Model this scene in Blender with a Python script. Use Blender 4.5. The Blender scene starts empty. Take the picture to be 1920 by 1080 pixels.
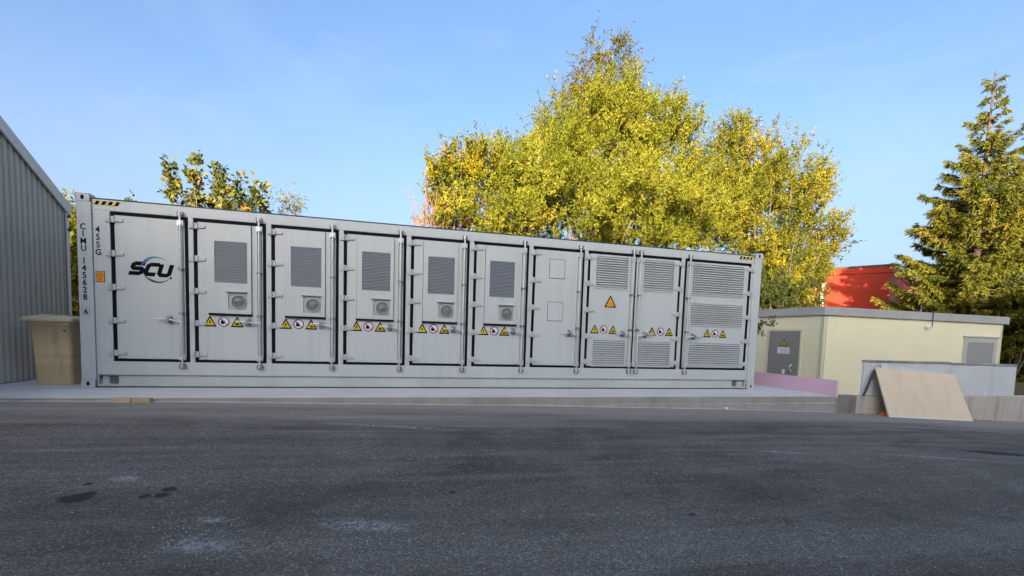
import bpy, math, random
import numpy as np
from mathutils import Vector, Matrix, noise

rnd = random.Random(7)
rng = np.random.default_rng(7)
sc = bpy.context.scene
COL = sc.collection
R = math.radians

# ---------------------------------------------------------------- camera
CAM = Vector((4.441, -8.666, 1.018))
YAW, PITCH, ROLL = 0.260366, -0.073592, 0.032616
F, PX, PY = 900.0, 960.0, 693.0
fwd = Vector((math.sin(YAW) * math.cos(PITCH), math.cos(YAW) * math.cos(PITCH), math.sin(PITCH)))
rt = Vector((math.cos(YAW), -math.sin(YAW), 0))
up = rt.cross(fwd)
rt2 = math.cos(ROLL) * rt + math.sin(ROLL) * up
up2 = -math.sin(ROLL) * rt + math.cos(ROLL) * up
cd = bpy.data.cameras.new('camera')
cam = bpy.data.objects.new('camera', cd)
COL.objects.link(cam)
m = Matrix((rt2, up2, -fwd)).transposed().to_4x4()
m.translation = CAM
cam.matrix_world = m
cd.sensor_width = 36
cd.lens = F / 1920 * 36
cd.shift_y = (PY - 540) / 1920
cd.clip_start = 0.05
cd.clip_end = 6000
sc.camera = cam

# ---------------------------------------------------------------- light
SUN_EL, SUN_AZ = R(11.5), R(206)          # the sun stands low behind the camera, a little to its left
w = bpy.data.worlds.new('World')
sc.world = w
w.use_nodes = True
nt = w.node_tree
nt.nodes.clear()
sky = nt.nodes.new('ShaderNodeTexSky')
sky.sky_type = 'NISHITA'
sky.sun_disc = False
sky.sun_elevation = SUN_EL
sky.sun_rotation = SUN_AZ
sky.altitude = 300
sky.air_density = 0.8
sky.dust_density = 8.6
sky.ozone_density = 2.6
bg = nt.nodes.new('ShaderNodeBackground')
bg.inputs['Strength'].default_value = 0.15
wo = nt.nodes.new('ShaderNodeOutputWorld')
tcw = nt.nodes.new('ShaderNodeTexCoord')                       # faint high cirrus
mpw = nt.nodes.new('ShaderNodeMapping')
mpw.inputs['Scale'].default_value = (1.6, 1.6, 5.0)
mpw.inputs['Rotation'].default_value = (0.25, 0.1, 0.6)
nzw = nt.nodes.new('ShaderNodeTexNoise')
nzw.inputs['Scale'].default_value = 2.1
nzw.inputs['Detail'].default_value = 6
nzw.inputs['Roughness'].default_value = 0.6
nzw.inputs['Distortion'].default_value = 0.6
rpw = nt.nodes.new('ShaderNodeValToRGB')
rpw.color_ramp.elements[0].position = 0.50
rpw.color_ramp.elements[0].color = (0, 0, 0, 1)
rpw.color_ramp.elements[1].position = 0.80
rpw.color_ramp.elements[1].color = (0.13, 0.13, 0.13, 1)
mxw = nt.nodes.new('ShaderNodeMix')
mxw.data_type = 'RGBA'
mxw.inputs[7].default_value = (1.9, 2.15, 2.4, 1)
nt.links.new(tcw.outputs['Generated'], mpw.inputs[0])
nt.links.new(mpw.outputs[0], nzw.inputs['Vector'])
nt.links.new(nzw.outputs['Fac'], rpw.inputs[0])
nt.links.new(rpw.outputs[0], mxw.inputs[0])
nt.links.new(sky.outputs[0], mxw.inputs[6])
spw = nt.nodes.new('ShaderNodeSeparateXYZ')                   # pale haze low over the whole horizon
rpz = nt.nodes.new('ShaderNodeValToRGB')
rpz.color_ramp.elements[0].position = 0.0
rpz.color_ramp.elements[0].color = (0.55, 0.55, 0.55, 1)
rpz.color_ramp.elements[1].position = 0.42
rpz.color_ramp.elements[1].color = (0, 0, 0, 1)
mxz = nt.nodes.new('ShaderNodeMix')
mxz.data_type = 'RGBA'
mxz.inputs[7].default_value = (1.38, 1.62, 1.85, 1)
nt.links.new(tcw.outputs['Generated'], spw.inputs[0])
nt.links.new(spw.outputs[2], rpz.inputs[0])
nt.links.new(rpz.outputs[0], mxz.inputs[0])
nt.links.new(mxw.outputs[2], mxz.inputs[6])
nt.links.new(mxz.outputs[2], bg.inputs[0])
nt.links.new(bg.outputs[0], wo.inputs[0])
sd = bpy.data.lights.new('sun', 'SUN')
sd.energy = 4.6
sd.angle = R(0.5)
sd.color = (1.0, 0.90, 0.70)
sun = bpy.data.objects.new('sun', sd)
COL.objects.link(sun)
to_sun = Vector((math.sin(SUN_AZ) * math.cos(SUN_EL), math.cos(SUN_AZ) * math.cos(SUN_EL), math.sin(SUN_EL)))
sun.rotation_euler = to_sun.to_track_quat('Z', 'Y').to_euler()
sc.view_settings.view_transform = 'Standard'
sc.view_settings.look = 'None'
sc.view_settings.exposure = 1.77
sc.view_settings.gamma = 1
sc.view_settings.use_curve_mapping = False

# ---------------------------------------------------------------- helpers
def ray(x, y):
    return fwd + (x - PX) / F * rt2 - (y - PY) / F * up2

def at(x, y, Y):
    """point of the plane Y seen at photograph position (x, y)"""
    d = ray(x, y)
    return CAM + d * ((Y - CAM.y) / d.y)

class MB:
    def __init__(s):
        s.v, s.f, s.mi, s.sm = [], [], [], []
    def face(s, pts, mi=0, sm=False):
        n = len(s.v)
        s.v += [tuple(p) for p in pts]
        s.f.append(tuple(range(n, n + len(pts))))
        s.mi.append(mi)
        s.sm.append(sm)
    def raw(s, vs, fs, mi=0, sm=False):
        n = len(s.v)
        s.v += [tuple(p) for p in vs]
        for f in fs:
            s.f.append(tuple(i + n for i in f))
            s.mi.append(mi)
            s.sm.append(sm)
    def box(s, x0, x1, y0, y1, z0, z1, mi=0):
        s.raw([(x0, y0, z0), (x1, y0, z0), (x1, y1, z0), (x0, y1, z0), (x0, y0, z1), (x1, y0, z1), (x1, y1, z1), (x0, y1, z1)],
              [(0, 3, 2, 1), (4, 5, 6, 7), (0, 1, 5, 4), (1, 2, 6, 5), (2, 3, 7, 6), (3, 0, 4, 7)], mi)
    def bbox(s, x0, x1, y0, y1, z0, z1, b=0.004, mi=0):
        """box with its four front edges (-Y) chamfered"""
        s.raw([(x0 + b, y0, z0 + b), (x1 - b, y0, z0 + b), (x1 - b, y0, z1 - b), (x0 + b, y0, z1 - b),
               (x0, y0 + b, z0), (x1, y0 + b, z0), (x1, y0 + b, z1), (x0, y0 + b, z1),
               (x0, y1, z0), (x1, y1, z0), (x1, y1, z1), (x0, y1, z1)],
              [(0, 1, 2, 3), (0, 4, 5, 1), (1, 5, 6, 2), (2, 6, 7, 3), (3, 7, 4, 0),
               (4, 8, 9, 5), (5, 9, 10, 6), (6, 10, 11, 7), (7, 11, 8, 4), (8, 11, 10, 9)], mi)
    def hexa(s, P, mi=0):
        """P: four bottom points then four top points, same winding"""
        s.raw(P, [(0, 3, 2, 1), (4, 5, 6, 7), (0, 1, 5, 4), (1, 2, 6, 5), (2, 3, 7, 6), (3, 0, 4, 7)], mi)
    def tube(s, a, b, r0, r1=None, n=8, mi=0, caps=True):
        r1 = r0 if r1 is None else r1
        a, b = Vector(a), Vector(b)
        d = (b - a).normalized()
        u = d.orthogonal().normalized()
        v = d.cross(u)
        vs = []
        for c, r in ((a, r0), (b, r1)):
            for i in range(n):
                t = 2 * math.pi * i / n
                vs.append(c + r * (math.cos(t) * u + math.sin(t) * v))
        s.raw(vs, [(i, (i + 1) % n, n + (i + 1) % n, n + i) for i in range(n)], mi, True)
        if caps:
            s.raw(vs[:n], [tuple(range(n))[::-1]], mi)
            s.raw(vs[n:], [tuple(range(n))], mi)
    def path(s, pts, rad, n=7, mi=0):
        pts = [Vector(p) for p in pts]
        rings = []
        for i, p in enumerate(pts):
            d = (pts[min(i + 1, len(pts) - 1)] - pts[max(i - 1, 0)]).normalized()
            u = d.cross(Vector((0.31, 0.17, 0.93))).normalized()
            v = d.cross(u)
            rings += [p + rad[i] * (math.cos(2 * math.pi * k / n) * u + math.sin(2 * math.pi * k / n) * v) for k in range(n)]
        fs = [(i * n + k, i * n + (k + 1) % n, (i + 1) * n + (k + 1) % n, (i + 1) * n + k) for i in range(len(pts) - 1) for k in range(n)]
        s.raw(rings, fs, mi, True)
    def mesh(s, name, mats):
        me = bpy.data.meshes.new(name)
        me.from_pydata(s.v, [], s.f)
        for mm in (mats if isinstance(mats, (list, tuple)) else [mats]):
            me.materials.append(mm)
        me.polygons.foreach_set('material_index', s.mi)
        me.polygons.foreach_set('use_smooth', s.sm)
        me.update()
        return me
    def build(s, name, mats, parent=None, loc=(0, 0, 0)):
        return put(name, s.mesh(name, mats), parent, loc)

def put(name, me, parent=None, loc=(0, 0, 0), rot=None):
    o = bpy.data.objects.new(name, me)
    COL.objects.link(o)
    o.location = loc
    if rot:
        o.rotation_euler = rot
    if parent:
        o.parent = parent
    return o

def tag(o, label, cat, group=None):
    o['label'] = label
    o['category'] = cat
    if group:
        o['group'] = group
    return o

def thing(name, label, cat, loc=(0, 0, 0), rz=0, group=None):
    o = bpy.data.objects.new(name, None)
    COL.objects.link(o)
    o.empty_display_size = 0.2
    o.location = loc
    o.rotation_euler = (0, 0, rz)
    return tag(o, label, cat, group)

def struct(o):
    o['kind'] = 'structure'
    return o

# ---------------------------------------------------------------- materials
class N:
    """thin wrapper for building node materials"""
    def __init__(s, name, rough=0.6, metal=0.0, spec=0.5):
        s.m = bpy.data.materials.new(name)
        s.m.use_nodes = True
        s.t = s.m.node_tree
        s.b = s.t.nodes['Principled BSDF']
        s.b.inputs['Roughness'].default_value = rough
        s.b.inputs['Metallic'].default_value = metal
        s.b.inputs['Specular IOR Level'].default_value = spec
        s.tc = s.t.nodes.new('ShaderNodeTexCoord')
        s.P = s.tc.outputs['Object']
    def n(s, typ, **kw):
        nd = s.t.nodes.new(typ)
        for k, v in kw.items():
            setattr(nd, k, v)
        return nd
    def link(s, a, b):
        s.t.links.new(a, b)
    def val(s, sock, x):
        if hasattr(x, 'is_output'):
            s.link(x, sock)
        else:
            sock.default_value = x
    def mapping(s, scale=(1, 1, 1), loc=(0, 0, 0)):
        nd = s.n('ShaderNodeMapping')
        nd.inputs['Scale'].default_value = scale
        nd.inputs['Location'].default_value = loc
        s.link(s.P, nd.inputs[0])
        return nd.outputs[0]
    def noise(s, scale, detail=4, rough=0.6, vec=None, dist=0):
        nd = s.n('ShaderNodeTexNoise')
        nd.inputs['Scale'].default_value = scale
        nd.inputs['Detail'].default_value = detail
        nd.inputs['Roughness'].default_value = rough
        nd.inputs['Distortion'].default_value = dist
        s.link(vec if vec is not None else s.P, nd.inputs['Vector'])
        return nd.outputs['Fac']
    def ramp(s, fac, stops):
        nd = s.n('ShaderNodeValToRGB')
        s.val(nd.inputs[0], fac)
        el = nd.color_ramp.elements
        while len(el) < len(stops):
            el.new(0.5)
        for e, (p, c) in zip(el, stops):
            e.position = p
            e.color = (c, c, c, 1) if isinstance(c, (int, float)) else (*c, 1)
        return nd.outputs[0]
    def mix(s, fac, a, b, mode='MIX'):
        nd = s.n('ShaderNodeMix', data_type='RGBA', blend_type=mode)
        s.val(nd.inputs[0], fac)
        for i, c in ((6, a), (7, b)):
            s.val(nd.inputs[i], (*c, 1) if isinstance(c, tuple) else c)
        return nd.outputs[2]
    def math(s, op, a, b=0.0, clamp=False):
        nd = s.n('ShaderNodeMath', operation=op, use_clamp=clamp)
        s.val(nd.inputs[0], a)
        s.val(nd.inputs[1], b)
        return nd.outputs[0]
    def xyz(s):
        nd = s.n('ShaderNodeSeparateXYZ')
        s.link(s.P, nd.inputs[0])
        return nd.outputs
    def bump(s, h, strength=0.3, dist=0.01):
        nd = s.n('ShaderNodeBump')
        nd.inputs['Strength'].default_value = strength
        nd.inputs['Distance'].default_value = dist
        s.link(h, nd.inputs['Height'])
        s.link(nd.outputs[0], s.b.inputs['Normal'])
    def color(s, c):
        s.val(s.b.inputs['Base Color'], (*c, 1) if isinstance(c, tuple) else c)
        return s.m

def plain(name, c, rough=0.6, metal=0.0, var=0.12, scale=3.0, spec=0.5):
    k = N(name, rough, metal, spec)
    f = k.noise(scale, 5, 0.65)
    return k.color(k.mix(f, tuple(x * (1 - var) for x in c), tuple(x * (1 + var) for x in c)))

def mat_paint():
    k = N('container_paint', 0.42)
    f = k.noise(0.9, 5, 0.6)
    st = k.noise(1.0, 5, 0.7, k.mapping((7, 7, 0.5)))
    c = k.mix(f, (0.47, 0.50, 0.495), (0.52, 0.55, 0.545))
    c = k.mix(k.ramp(st, [(0.50, 0.0), (0.8, 0.38)]), c, (0.33, 0.345, 0.35))
    run = k.noise(1.0, 6, 0.75, k.mapping((16, 16, 0.35), (2, 5, 1)))
    c = k.mix(k.ramp(run, [(0.62, 0.0), (0.8, 0.3)]), c, (0.28, 0.27, 0.25))
    zz = k.xyz()[2]
    low = k.math('MULTIPLY', k.ramp(zz, [(0.0, 1.0), (0.42, 0.0)]), k.ramp(k.noise(2.2, 6, 0.7), [(0.35, 0.0), (0.7, 0.55)]))
    c = k.mix(low, c, (0.34, 0.325, 0.30))
    k.link(k.ramp(f, [(0.3, 0.36), (0.7, 0.5)]), k.b.inputs['Roughness'])
    k.bump(k.noise(1.6, 3), 0.25, 0.012)
    return k.color(c)

def mat_asphalt():
    k = N('asphalt', 0.9, spec=0.18)
    P = k.P
    x, y, z = k.xyz()
    big = k.noise(0.16, 6, 0.6, dist=0.6)
    mid = k.noise(0.9, 7, 0.7, dist=0.5)
    streak = k.noise(1.0, 7, 0.7, k.mapping((0.22, 1.9, 1)), dist=0.4)
    swirl = k.noise(1.0, 6, 0.65, k.mapping((0.5, 1.1, 1), (3, 7, 0)), dist=1.2)
    fine = k.noise(95, 4, 0.75)
    vor = k.n('ShaderNodeTexVoronoi')
    vor.inputs['Scale'].default_value = 105
    k.link(P, vor.inputs['Vector'])
    c = k.mix(k.ramp(big, [(0.32, 0), (0.68, 1)]), (0.085, 0.075, 0.064), (0.165, 0.142, 0.115))
    c = k.mix(k.ramp(mid, [(0.42, 0.0), (0.72, 0.75)]), c, (0.215, 0.192, 0.162))
    c = k.mix(k.ramp(mid, [(0.22, 0.75), (0.44, 0.0)]), c, (0.066, 0.059, 0.051))
    c = k.mix(k.ramp(streak, [(0.50, 0.0), (0.74, 0.75)]), c, (0.25, 0.226, 0.192))
    c = k.mix(k.ramp(swirl, [(0.56, 0.0), (0.72, 0.5)]), c, (0.24, 0.22, 0.19))
    fstr = k.noise(1.0, 5, 0.65, k.mapping((0.4, 5.5, 1), (1, 2, 0)), dist=0.3)
    far = k.ramp(k.math('MULTIPLY', k.math('ADD', y, 6.0), 0.25), [(0.0, 0.15), (0.8, 1.0)])
    c = k.mix(k.math('MULTIPLY', far, k.ramp(fstr, [(0.52, 0.0), (0.68, 0.8)])), c, (0.27, 0.24, 0.20))
    c = k.mix(k.math('MULTIPLY', far, k.ramp(fstr, [(0.28, 0.7), (0.46, 0.0)])), c, (0.062, 0.056, 0.050))
    # grain of the aggregate: single stones lighter or darker than what lies round them
    stone = k.n('ShaderNodeSeparateColor')
    k.link(vor.outputs['Color'], stone.inputs[0])
    gr = k.ramp(stone.outputs[0], [(0.0, 0.30), (0.35, 0.42), (0.75, 0.52), (0.93, 0.72), (1.0, 1.0)])
    c = k.mix(1.0, c, k.mix(1.0, gr, (2.0, 2.0, 2.0), 'MULTIPLY'), 'MULTIPLY')
    c = k.mix(k.ramp(fine, [(0.36, 0.75), (0.52, 0.0)]), c, (0.035, 0.032, 0.030))
    # worn pale flecks in patches
    fl = k.math('MULTIPLY', k.ramp(k.noise(34, 4, 0.75), [(0.58, 0.0), (0.66, 1.0)]), k.ramp(k.noise(0.8, 5, 0.65), [(0.46, 0.0), (0.60, 1.0)]))
    c = k.mix(k.math('MULTIPLY', fl, 0.75), c, (0.40, 0.39, 0.375))
    # dust washed off the concrete along the kerb, wider towards the right
    d = k.math('ADD', k.math('MULTIPLY', k.math('ADD', y, 2.7), 0.6), k.math('MULTIPLY', k.math('SUBTRACT', streak, 0.5), 2.2))
    d = k.math('ADD', d, k.math('MULTIPLY', x, 0.02))
    c = k.mix(k.ramp(d, [(-0.0, 0.0), (0.8, 0.9)]), c, (0.30, 0.27, 0.232))
    # oil stains and dusty patches with places of their own
    wob = k.math('MULTIPLY', k.math('SUBTRACT', k.noise(4.0, 4, 0.6), 0.5), 1.3)
    def spot(cx, cy, rx, ry, rot=0.0, soft=0.35):
        mp = k.n('ShaderNodeMapping', vector_type='TEXTURE')
        mp.inputs['Location'].default_value = (cx, cy, 0)
        mp.inputs['Rotation'].default_value = (0, 0, rot)
        mp.inputs['Scale'].default_value = (rx, ry, 1000)
        k.link(P, mp.inputs[0])
        ln = k.n('ShaderNodeVectorMath', operation='LENGTH')
        k.link(mp.outputs[0], ln.inputs[0])
        return k.ramp(k.math('ADD', ln.outputs['Value'], wob), [(1 - soft, 1.0), (1.0, 0.0)])
    for s_ in LIGHT_SPOTS:
        c = k.mix(k.math('MULTIPLY', k.math('MULTIPLY', spot(*s_, soft=0.8), k.ramp(k.noise(26, 5, 0.8), [(0.44, 0.0), (0.60, 1.0)])), 0.85), c, (0.42, 0.41, 0.395))
    for s_ in DARK_SPOTS:
        c = k.mix(k.math('MULTIPLY', spot(*s_), 0.85), c, (0.022, 0.022, 0.024))
    k.bump(k.math('ADD', fine, k.math('MULTIPLY', vor.outputs['Distance'], 0.8)), 0.55, 0.006)
    return k.color(c)

def ground_pt(px, py, z):
    d = ray(px, py)
    p = CAM + d * ((z - CAM.z) / d.z)
    return p

def zx(X, Y):
    """height of the yard: falls gently to the right and towards the camera"""
    xs = [-14, -0.3, 1.5, 3.8, 6.8, 10.6, 13.2, 14.5, 17.1, 18.7, 22, 60]
    zs = [-0.045, -0.047, -0.058, -0.10, -0.15, -0.243, -0.33, -0.395, -0.53, -0.62, -0.72, -0.75]
    return float(np.interp(X, xs, zs)) - 0.022 * max(0.0, -2.0 - Y)

def yard_pt(px, py):
    z = -0.2
    for _ in range(12):
        p = ground_pt(px, py, z)
        z = zx(p.x, p.y)
    return p

DARK_SPOTS, LIGHT_SPOTS = [], []
for px, py, rx, ry in ((140, 935, 0.10, 0.09), (168, 925, 0.035, 0.035), (166, 907, 0.03, 0.03), (270, 931, 0.04, 0.05), (303, 929, 0.05, 0.05), (318, 917, 0.05, 0.05), (1870, 850, 0.5, 0.12), (848, 923, 0.03, 0.03), (1298, 965, 0.04, 0.03)):
    p = yard_pt(px, py)
    DARK_SPOTS.append((p.x, p.y, rx, ry, -YAW))
for px, py, rx, ry in ((365, 1022, 0.24, 0.12), (235, 898, 0.14, 0.09), (690, 985, 0.35, 0.12), (400, 975, 0.14, 0.05), (1760, 858, 1.1, 0.06), (1470, 848, 0.5, 0.06), (740, 800, 1.2, 0.08)):
    p = yard_pt(px, py)
    LIGHT_SPOTS.append((p.x, p.y, rx, ry, -YAW))

def mat_concrete(name, a, b, streaky=0.5, rough=0.85, dirt=(0.12, 0.11, 0.10), vert=True):
    k = N(name, rough, spec=0.3)
    f = k.noise(1.2, 6, 0.65)
    st = k.noise(1.0, 6, 0.7, k.mapping((5, 5, 0.6) if vert else (0.7, 3, 1)))
    c = k.mix(k.ramp(f, [(0.3, 0), (0.7, 1)]), a, b)
    c = k.mix(k.ramp(st, [(0.48, 0.0), (0.75, streaky)]), c, dirt)
    sp = k.noise(40, 3, 0.7)
    c = k.mix(k.ramp(sp, [(0.3, 0.3), (0.45, 0.0)]), c, dirt)
    k.bump(sp, 0.3, 0.004)
    return k.color(c)

def mat_leaf(name, stops, rough=0.55, trans=0.28):
    k = N(name, rough + 0.08, spec=0.2)
    a = k.n('ShaderNodeAttribute', attribute_name='tone')
    c = k.ramp(a.outputs['Fac'], stops)
    k.color(c)
    tr = k.n('ShaderNodeBsdfTranslucent')
    k.link(c, tr.inputs[0])
    mx = k.n('ShaderNodeMixShader')
    mx.inputs[0].default_value = trans
    out = k.t.nodes['Material Output']
    k.link(k.b.outputs[0], mx.inputs[1])
    k.link(tr.outputs[0], mx.inputs[2])
    k.link(mx.outputs[0], out.inputs[0])
    return k.m

def mat_bin():
    k = N('bin_plastic', 0.5)
    f = k.noise(2.5, 5, 0.65)
    st = k.noise(1.0, 6, 0.7, k.mapping((9, 9, 1.2)))
    c = k.mix(f, (0.66, 0.48, 0.26), (0.74, 0.55, 0.31))
    c = k.mix(k.ramp(st, [(0.5, 0.0), (0.78, 0.6)]), c, (0.30, 0.23, 0.14))
    c = k.mix(k.ramp(k.noise(1.0, 4, 0.6, k.mapping((1.5, 1.5, 14))), [(0.6, 0.0), (0.8, 0.35)]), c, (0.60, 0.50, 0.35))
    return k.color(c)

def mat_logo():
    k = N('logo_blue', 0.4)
    x = k.xyz()[0]
    return k.color(k.ramp(k.math('MULTIPLY', k.math('SUBTRACT', x, 0.84), 2.9), [(0.0, (0.02, 0.06, 0.32)), (0.3, (0.02, 0.20, 0.38)), (0.55, (0.03, 0.27, 0.33)), (1.0, (0.02, 0.06, 0.08))]))

M = dict(
    paint=mat_paint(),
    black=plain('shadow_strip_black', (0.005, 0.006, 0.008), 0.7, 0, 0.2, 8, 0.12),
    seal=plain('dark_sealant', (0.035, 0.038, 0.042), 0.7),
    zinc=plain('galvanised_steel', (0.62, 0.63, 0.64), 0.4, 0.5, 0.2, 12),
    zinc_dark=plain('dull_steel', (0.28, 0.29, 0.3), 0.5, 0.6, 0.2, 14),
    grille=plain('grille_grey', (0.205, 0.228, 0.255), 0.5, 0, 0.1, 6),
    void=plain('dark_inside', (0.03, 0.033, 0.037), 0.8),
    fan_plate=plain('fan_plate_grey', (0.36, 0.38, 0.375), 0.45, 0.1, 0.1, 8),
    fan=plain('fan_grey', (0.16, 0.168, 0.172), 0.45, 0.1, 0.15, 20),
    ink=plain('black_print', (0.004, 0.004, 0.007), 0.7, 0, 0.1, 3, 0.08),
    navy=plain('dark_blue_print', (0.010, 0.011, 0.038), 0.7, 0, 0.1, 3, 0.08),
    yellow=plain('yellow_print', (0.62, 0.43, 0.015), 0.45, 0, 0.08),
    orange=plain('amber_print', (0.75, 0.34, 0.008), 0.45, 0, 0.08),
    red=plain('red_print', (0.55, 0.03, 0.02), 0.5, 0, 0.1),
    maroon=plain('prohibition_print', (0.16, 0.015, 0.04), 0.5, 0, 0.1),
    white=plain('white_print', (0.72, 0.68, 0.72), 0.5, 0, 0.06),
    logo=mat_logo(),
    slate=plain('slate_print', (0.03, 0.055, 0.06), 0.6, 0, 0.1, 3, 0.15),
    asphalt=mat_asphalt(),
    pad=mat_concrete('pad_concrete', (0.58, 0.565, 0.53), (0.66, 0.645, 0.61), 0.3, dirt=(0.42, 0.40, 0.37), vert=False),
    kerb=mat_concrete('kerb_concrete', (0.27, 0.25, 0.225), (0.38, 0.36, 0.33), 0.5, dirt=(0.19, 0.17, 0.15)),
    retain=mat_concrete('wall_concrete', (0.46, 0.42, 0.355), (0.58, 0.53, 0.45), 0.65, dirt=(0.22, 0.19, 0.15)),
    retain_dark=mat_concrete('stained_wall_concrete', (0.18, 0.165, 0.145), (0.30, 0.28, 0.245), 0.7, dirt=(0.07, 0.062, 0.055)),
    panel=mat_concrete('panel_grey', (0.56, 0.58, 0.58), (0.66, 0.68, 0.68), 0.4, 0.6, (0.40, 0.41, 0.40)),
    panel_top=mat_concrete('panel_weathered', (0.16, 0.16, 0.155), (0.40, 0.40, 0.39), 0.6, 0.7, (0.08, 0.08, 0.075)),
    earth=mat_concrete('soil', (0.07, 0.07, 0.04), (0.12, 0.11, 0.06), 0.3, 0.95, (0.05, 0.05, 0.03), vert=False),
    pink=plain('pink_foam', (0.66, 0.43, 0.54), 0.75, 0, 0.08, 2),
    pinkcut=plain('pink_foam_edge', (0.75, 0.56, 0.62), 0.8),
    ply=mat_concrete('plywood_face', (0.74, 0.60, 0.42), (0.82, 0.68, 0.49), 0.35, 0.65, (0.55, 0.41, 0.27)),
    ply_edge=plain('plywood_edge', (0.42, 0.36, 0.27), 0.8, 0, 0.25, 30),
    ply_white=plain('board_white_edge', (0.72, 0.74, 0.72), 0.6),
    wood=plain('raw_wood', (0.48, 0.37, 0.23), 0.75, 0, 0.18, 6),
    chip=plain('chipboard', (0.42, 0.32, 0.17), 0.8, 0, 0.45, 60),
    bin=mat_bin(),
    bin_lid=plain('bin_lid_plastic', (0.66, 0.56, 0.40), 0.5, 0, 0.12, 5),
    cream=mat_concrete('cream_render', (0.74, 0.69, 0.48), (0.79, 0.74, 0.52), 0.16, 0.8, (0.6, 0.56, 0.38)),
    fascia=mat_concrete('roof_fascia', (0.34, 0.34, 0.33), (0.40, 0.40, 0.39), 0.3, 0.7, (0.24, 0.24, 0.235)),
    hut_trim=plain('hut_trim', (0.58, 0.55, 0.40), 0.6),
    hut_door=plain('hut_door_grey', (0.22, 0.22, 0.20), 0.5, 0, 0.06),
    hatch=plain('hatch_grey', (0.30, 0.30, 0.29), 0.5, 0.1, 0.08),
    hatch_frame=plain('hatch_frame_grey', (0.44, 0.44, 0.39), 0.55),
    shed=mat_concrete('shed_cladding', (0.52, 0.465, 0.38), (0.59, 0.53, 0.435), 0.3, 0.5, (0.38, 0.34, 0.27)),
    shed_trim=plain('shed_trim', (0.66, 0.64, 0.58), 0.45, 0.1),
    roof_dark=plain('dark_roof_sheet', (0.07, 0.072, 0.076), 0.6),
    redpaint=plain('red_cladding', (0.48, 0.030, 0.005), 0.65, 0, 0.06, 0.6),
    brick=plain('terracotta_wall', (0.42, 0.17, 0.07), 0.85, 0, 0.25, 2),
    picket=plain('cream_paint', (0.70, 0.62, 0.42), 0.6),
    bark=plain('bark', (0.16, 0.12, 0.085), 0.9, 0, 0.4, 9),
    spruce_bark=plain('spruce_bark', (0.10, 0.062, 0.042), 0.9, 0, 0.4, 9),
    bark_pale=plain('pale_bark', (0.40, 0.33, 0.24), 0.85, 0, 0.3, 9),
    twig=plain('reddish_twig', (0.25, 0.13, 0.10), 0.85, 0, 0.2, 9),
    rag=plain('orange_plastic', (0.62, 0.12, 0.03), 0.45, 0, 0.2, 6),
    pebble=plain('white_pebble', (0.7, 0.69, 0.66), 0.8),
    grit=plain('pale_grit', (0.42, 0.41, 0.39), 0.85, 0, 0.25, 40),
    ware=plain('unseen_warehouse_cladding', (0.36, 0.37, 0.38), 0.5, 0, 0.1),
)
leaf_willow = mat_leaf('willow_leaf', [(0.0, (0.085, 0.105, 0.008)), (0.45, (0.175, 0.18, 0.012)), (0.8, (0.275, 0.245, 0.02)), (1.0, (0.38, 0.30, 0.035))])
leaf_gold = mat_leaf('golden_leaf', [(0.0, (0.10, 0.12, 0.01)), (0.45, (0.23, 0.20, 0.012)), (0.8, (0.38, 0.255, 0.012)), (1.0, (0.40, 0.19, 0.018))])
leaf_ash = mat_leaf('ash_leaf', [(0.0, (0.07, 0.09, 0.010)), (0.5, (0.18, 0.17, 0.013)), (0.8, (0.29, 0.23, 0.018)), (1.0, (0.38, 0.27, 0.025))])
leaf_birch = mat_leaf('birch_leaf', [(0.0, (0.10, 0.098, 0.018)), (0.5, (0.165, 0.135, 0.024)), (1.0, (0.25, 0.165, 0.04))])
leaf_maple = mat_leaf('maple_leaf', [(0.0, (0.055, 0.08, 0.02)), (0.5, (0.15, 0.15, 0.03)), (0.8, (0.32, 0.24, 0.03)), (1.0, (0.42, 0.24, 0.03))])
leaf_spruce = mat_leaf('spruce_needle', [(0.0, (0.075, 0.090, 0.012)), (0.55, (0.155, 0.150, 0.016)), (0.9, (0.24, 0.20, 0.024)), (1.0, (0.28, 0.20, 0.03))], 0.6, 0.25)
leaf_hedge = mat_leaf('hedge_leaf', [(0.0, (0.035, 0.05, 0.012)), (1.0, (0.085, 0.09, 0.02))], 0.6, 0.2)

# ---------------------------------------------------------------- ground
def grid(name, xs, ys, zf, mat):
    mb = MB()
    vs = [(x, y, zf(x, y)) for y in ys for x in xs]
    n = len(xs)
    mb.raw(vs, [(j * n + i, j * n + i + 1, (j + 1) * n + i + 1, (j + 1) * n + i) for j in range(len(ys) - 1) for i in range(n - 1)], 0, True)
    return struct(mb.build(name, mat))

xs = [-40, -25, -14, -6, -0.3] + [i * 0.75 for i in range(2, 31)] + [26, 34, 45]
ys = [-22.0, -16, -12, -9, -7, -6, -5, -4, -3, -2.5, -2, -1.6, -1.115]
grid('asphalt_yard', xs, ys, zx, M['asphalt'])
g = MB()
g.face([(-2500, -2500, -1.3), (2500, -2500, -1.3), (2500, 2500, -1.3), (-2500, 2500, -1.3)])
struct(g.build('ground', M['earth']))
g = MB()
g.box(-45, 60, 2.9, 70, -1.28, -0.12)
g.box(13.4, 60, -0.88, 2.9, -1.28, -0.55)
struct(g.build('planted_ground', M['earth']))

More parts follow.
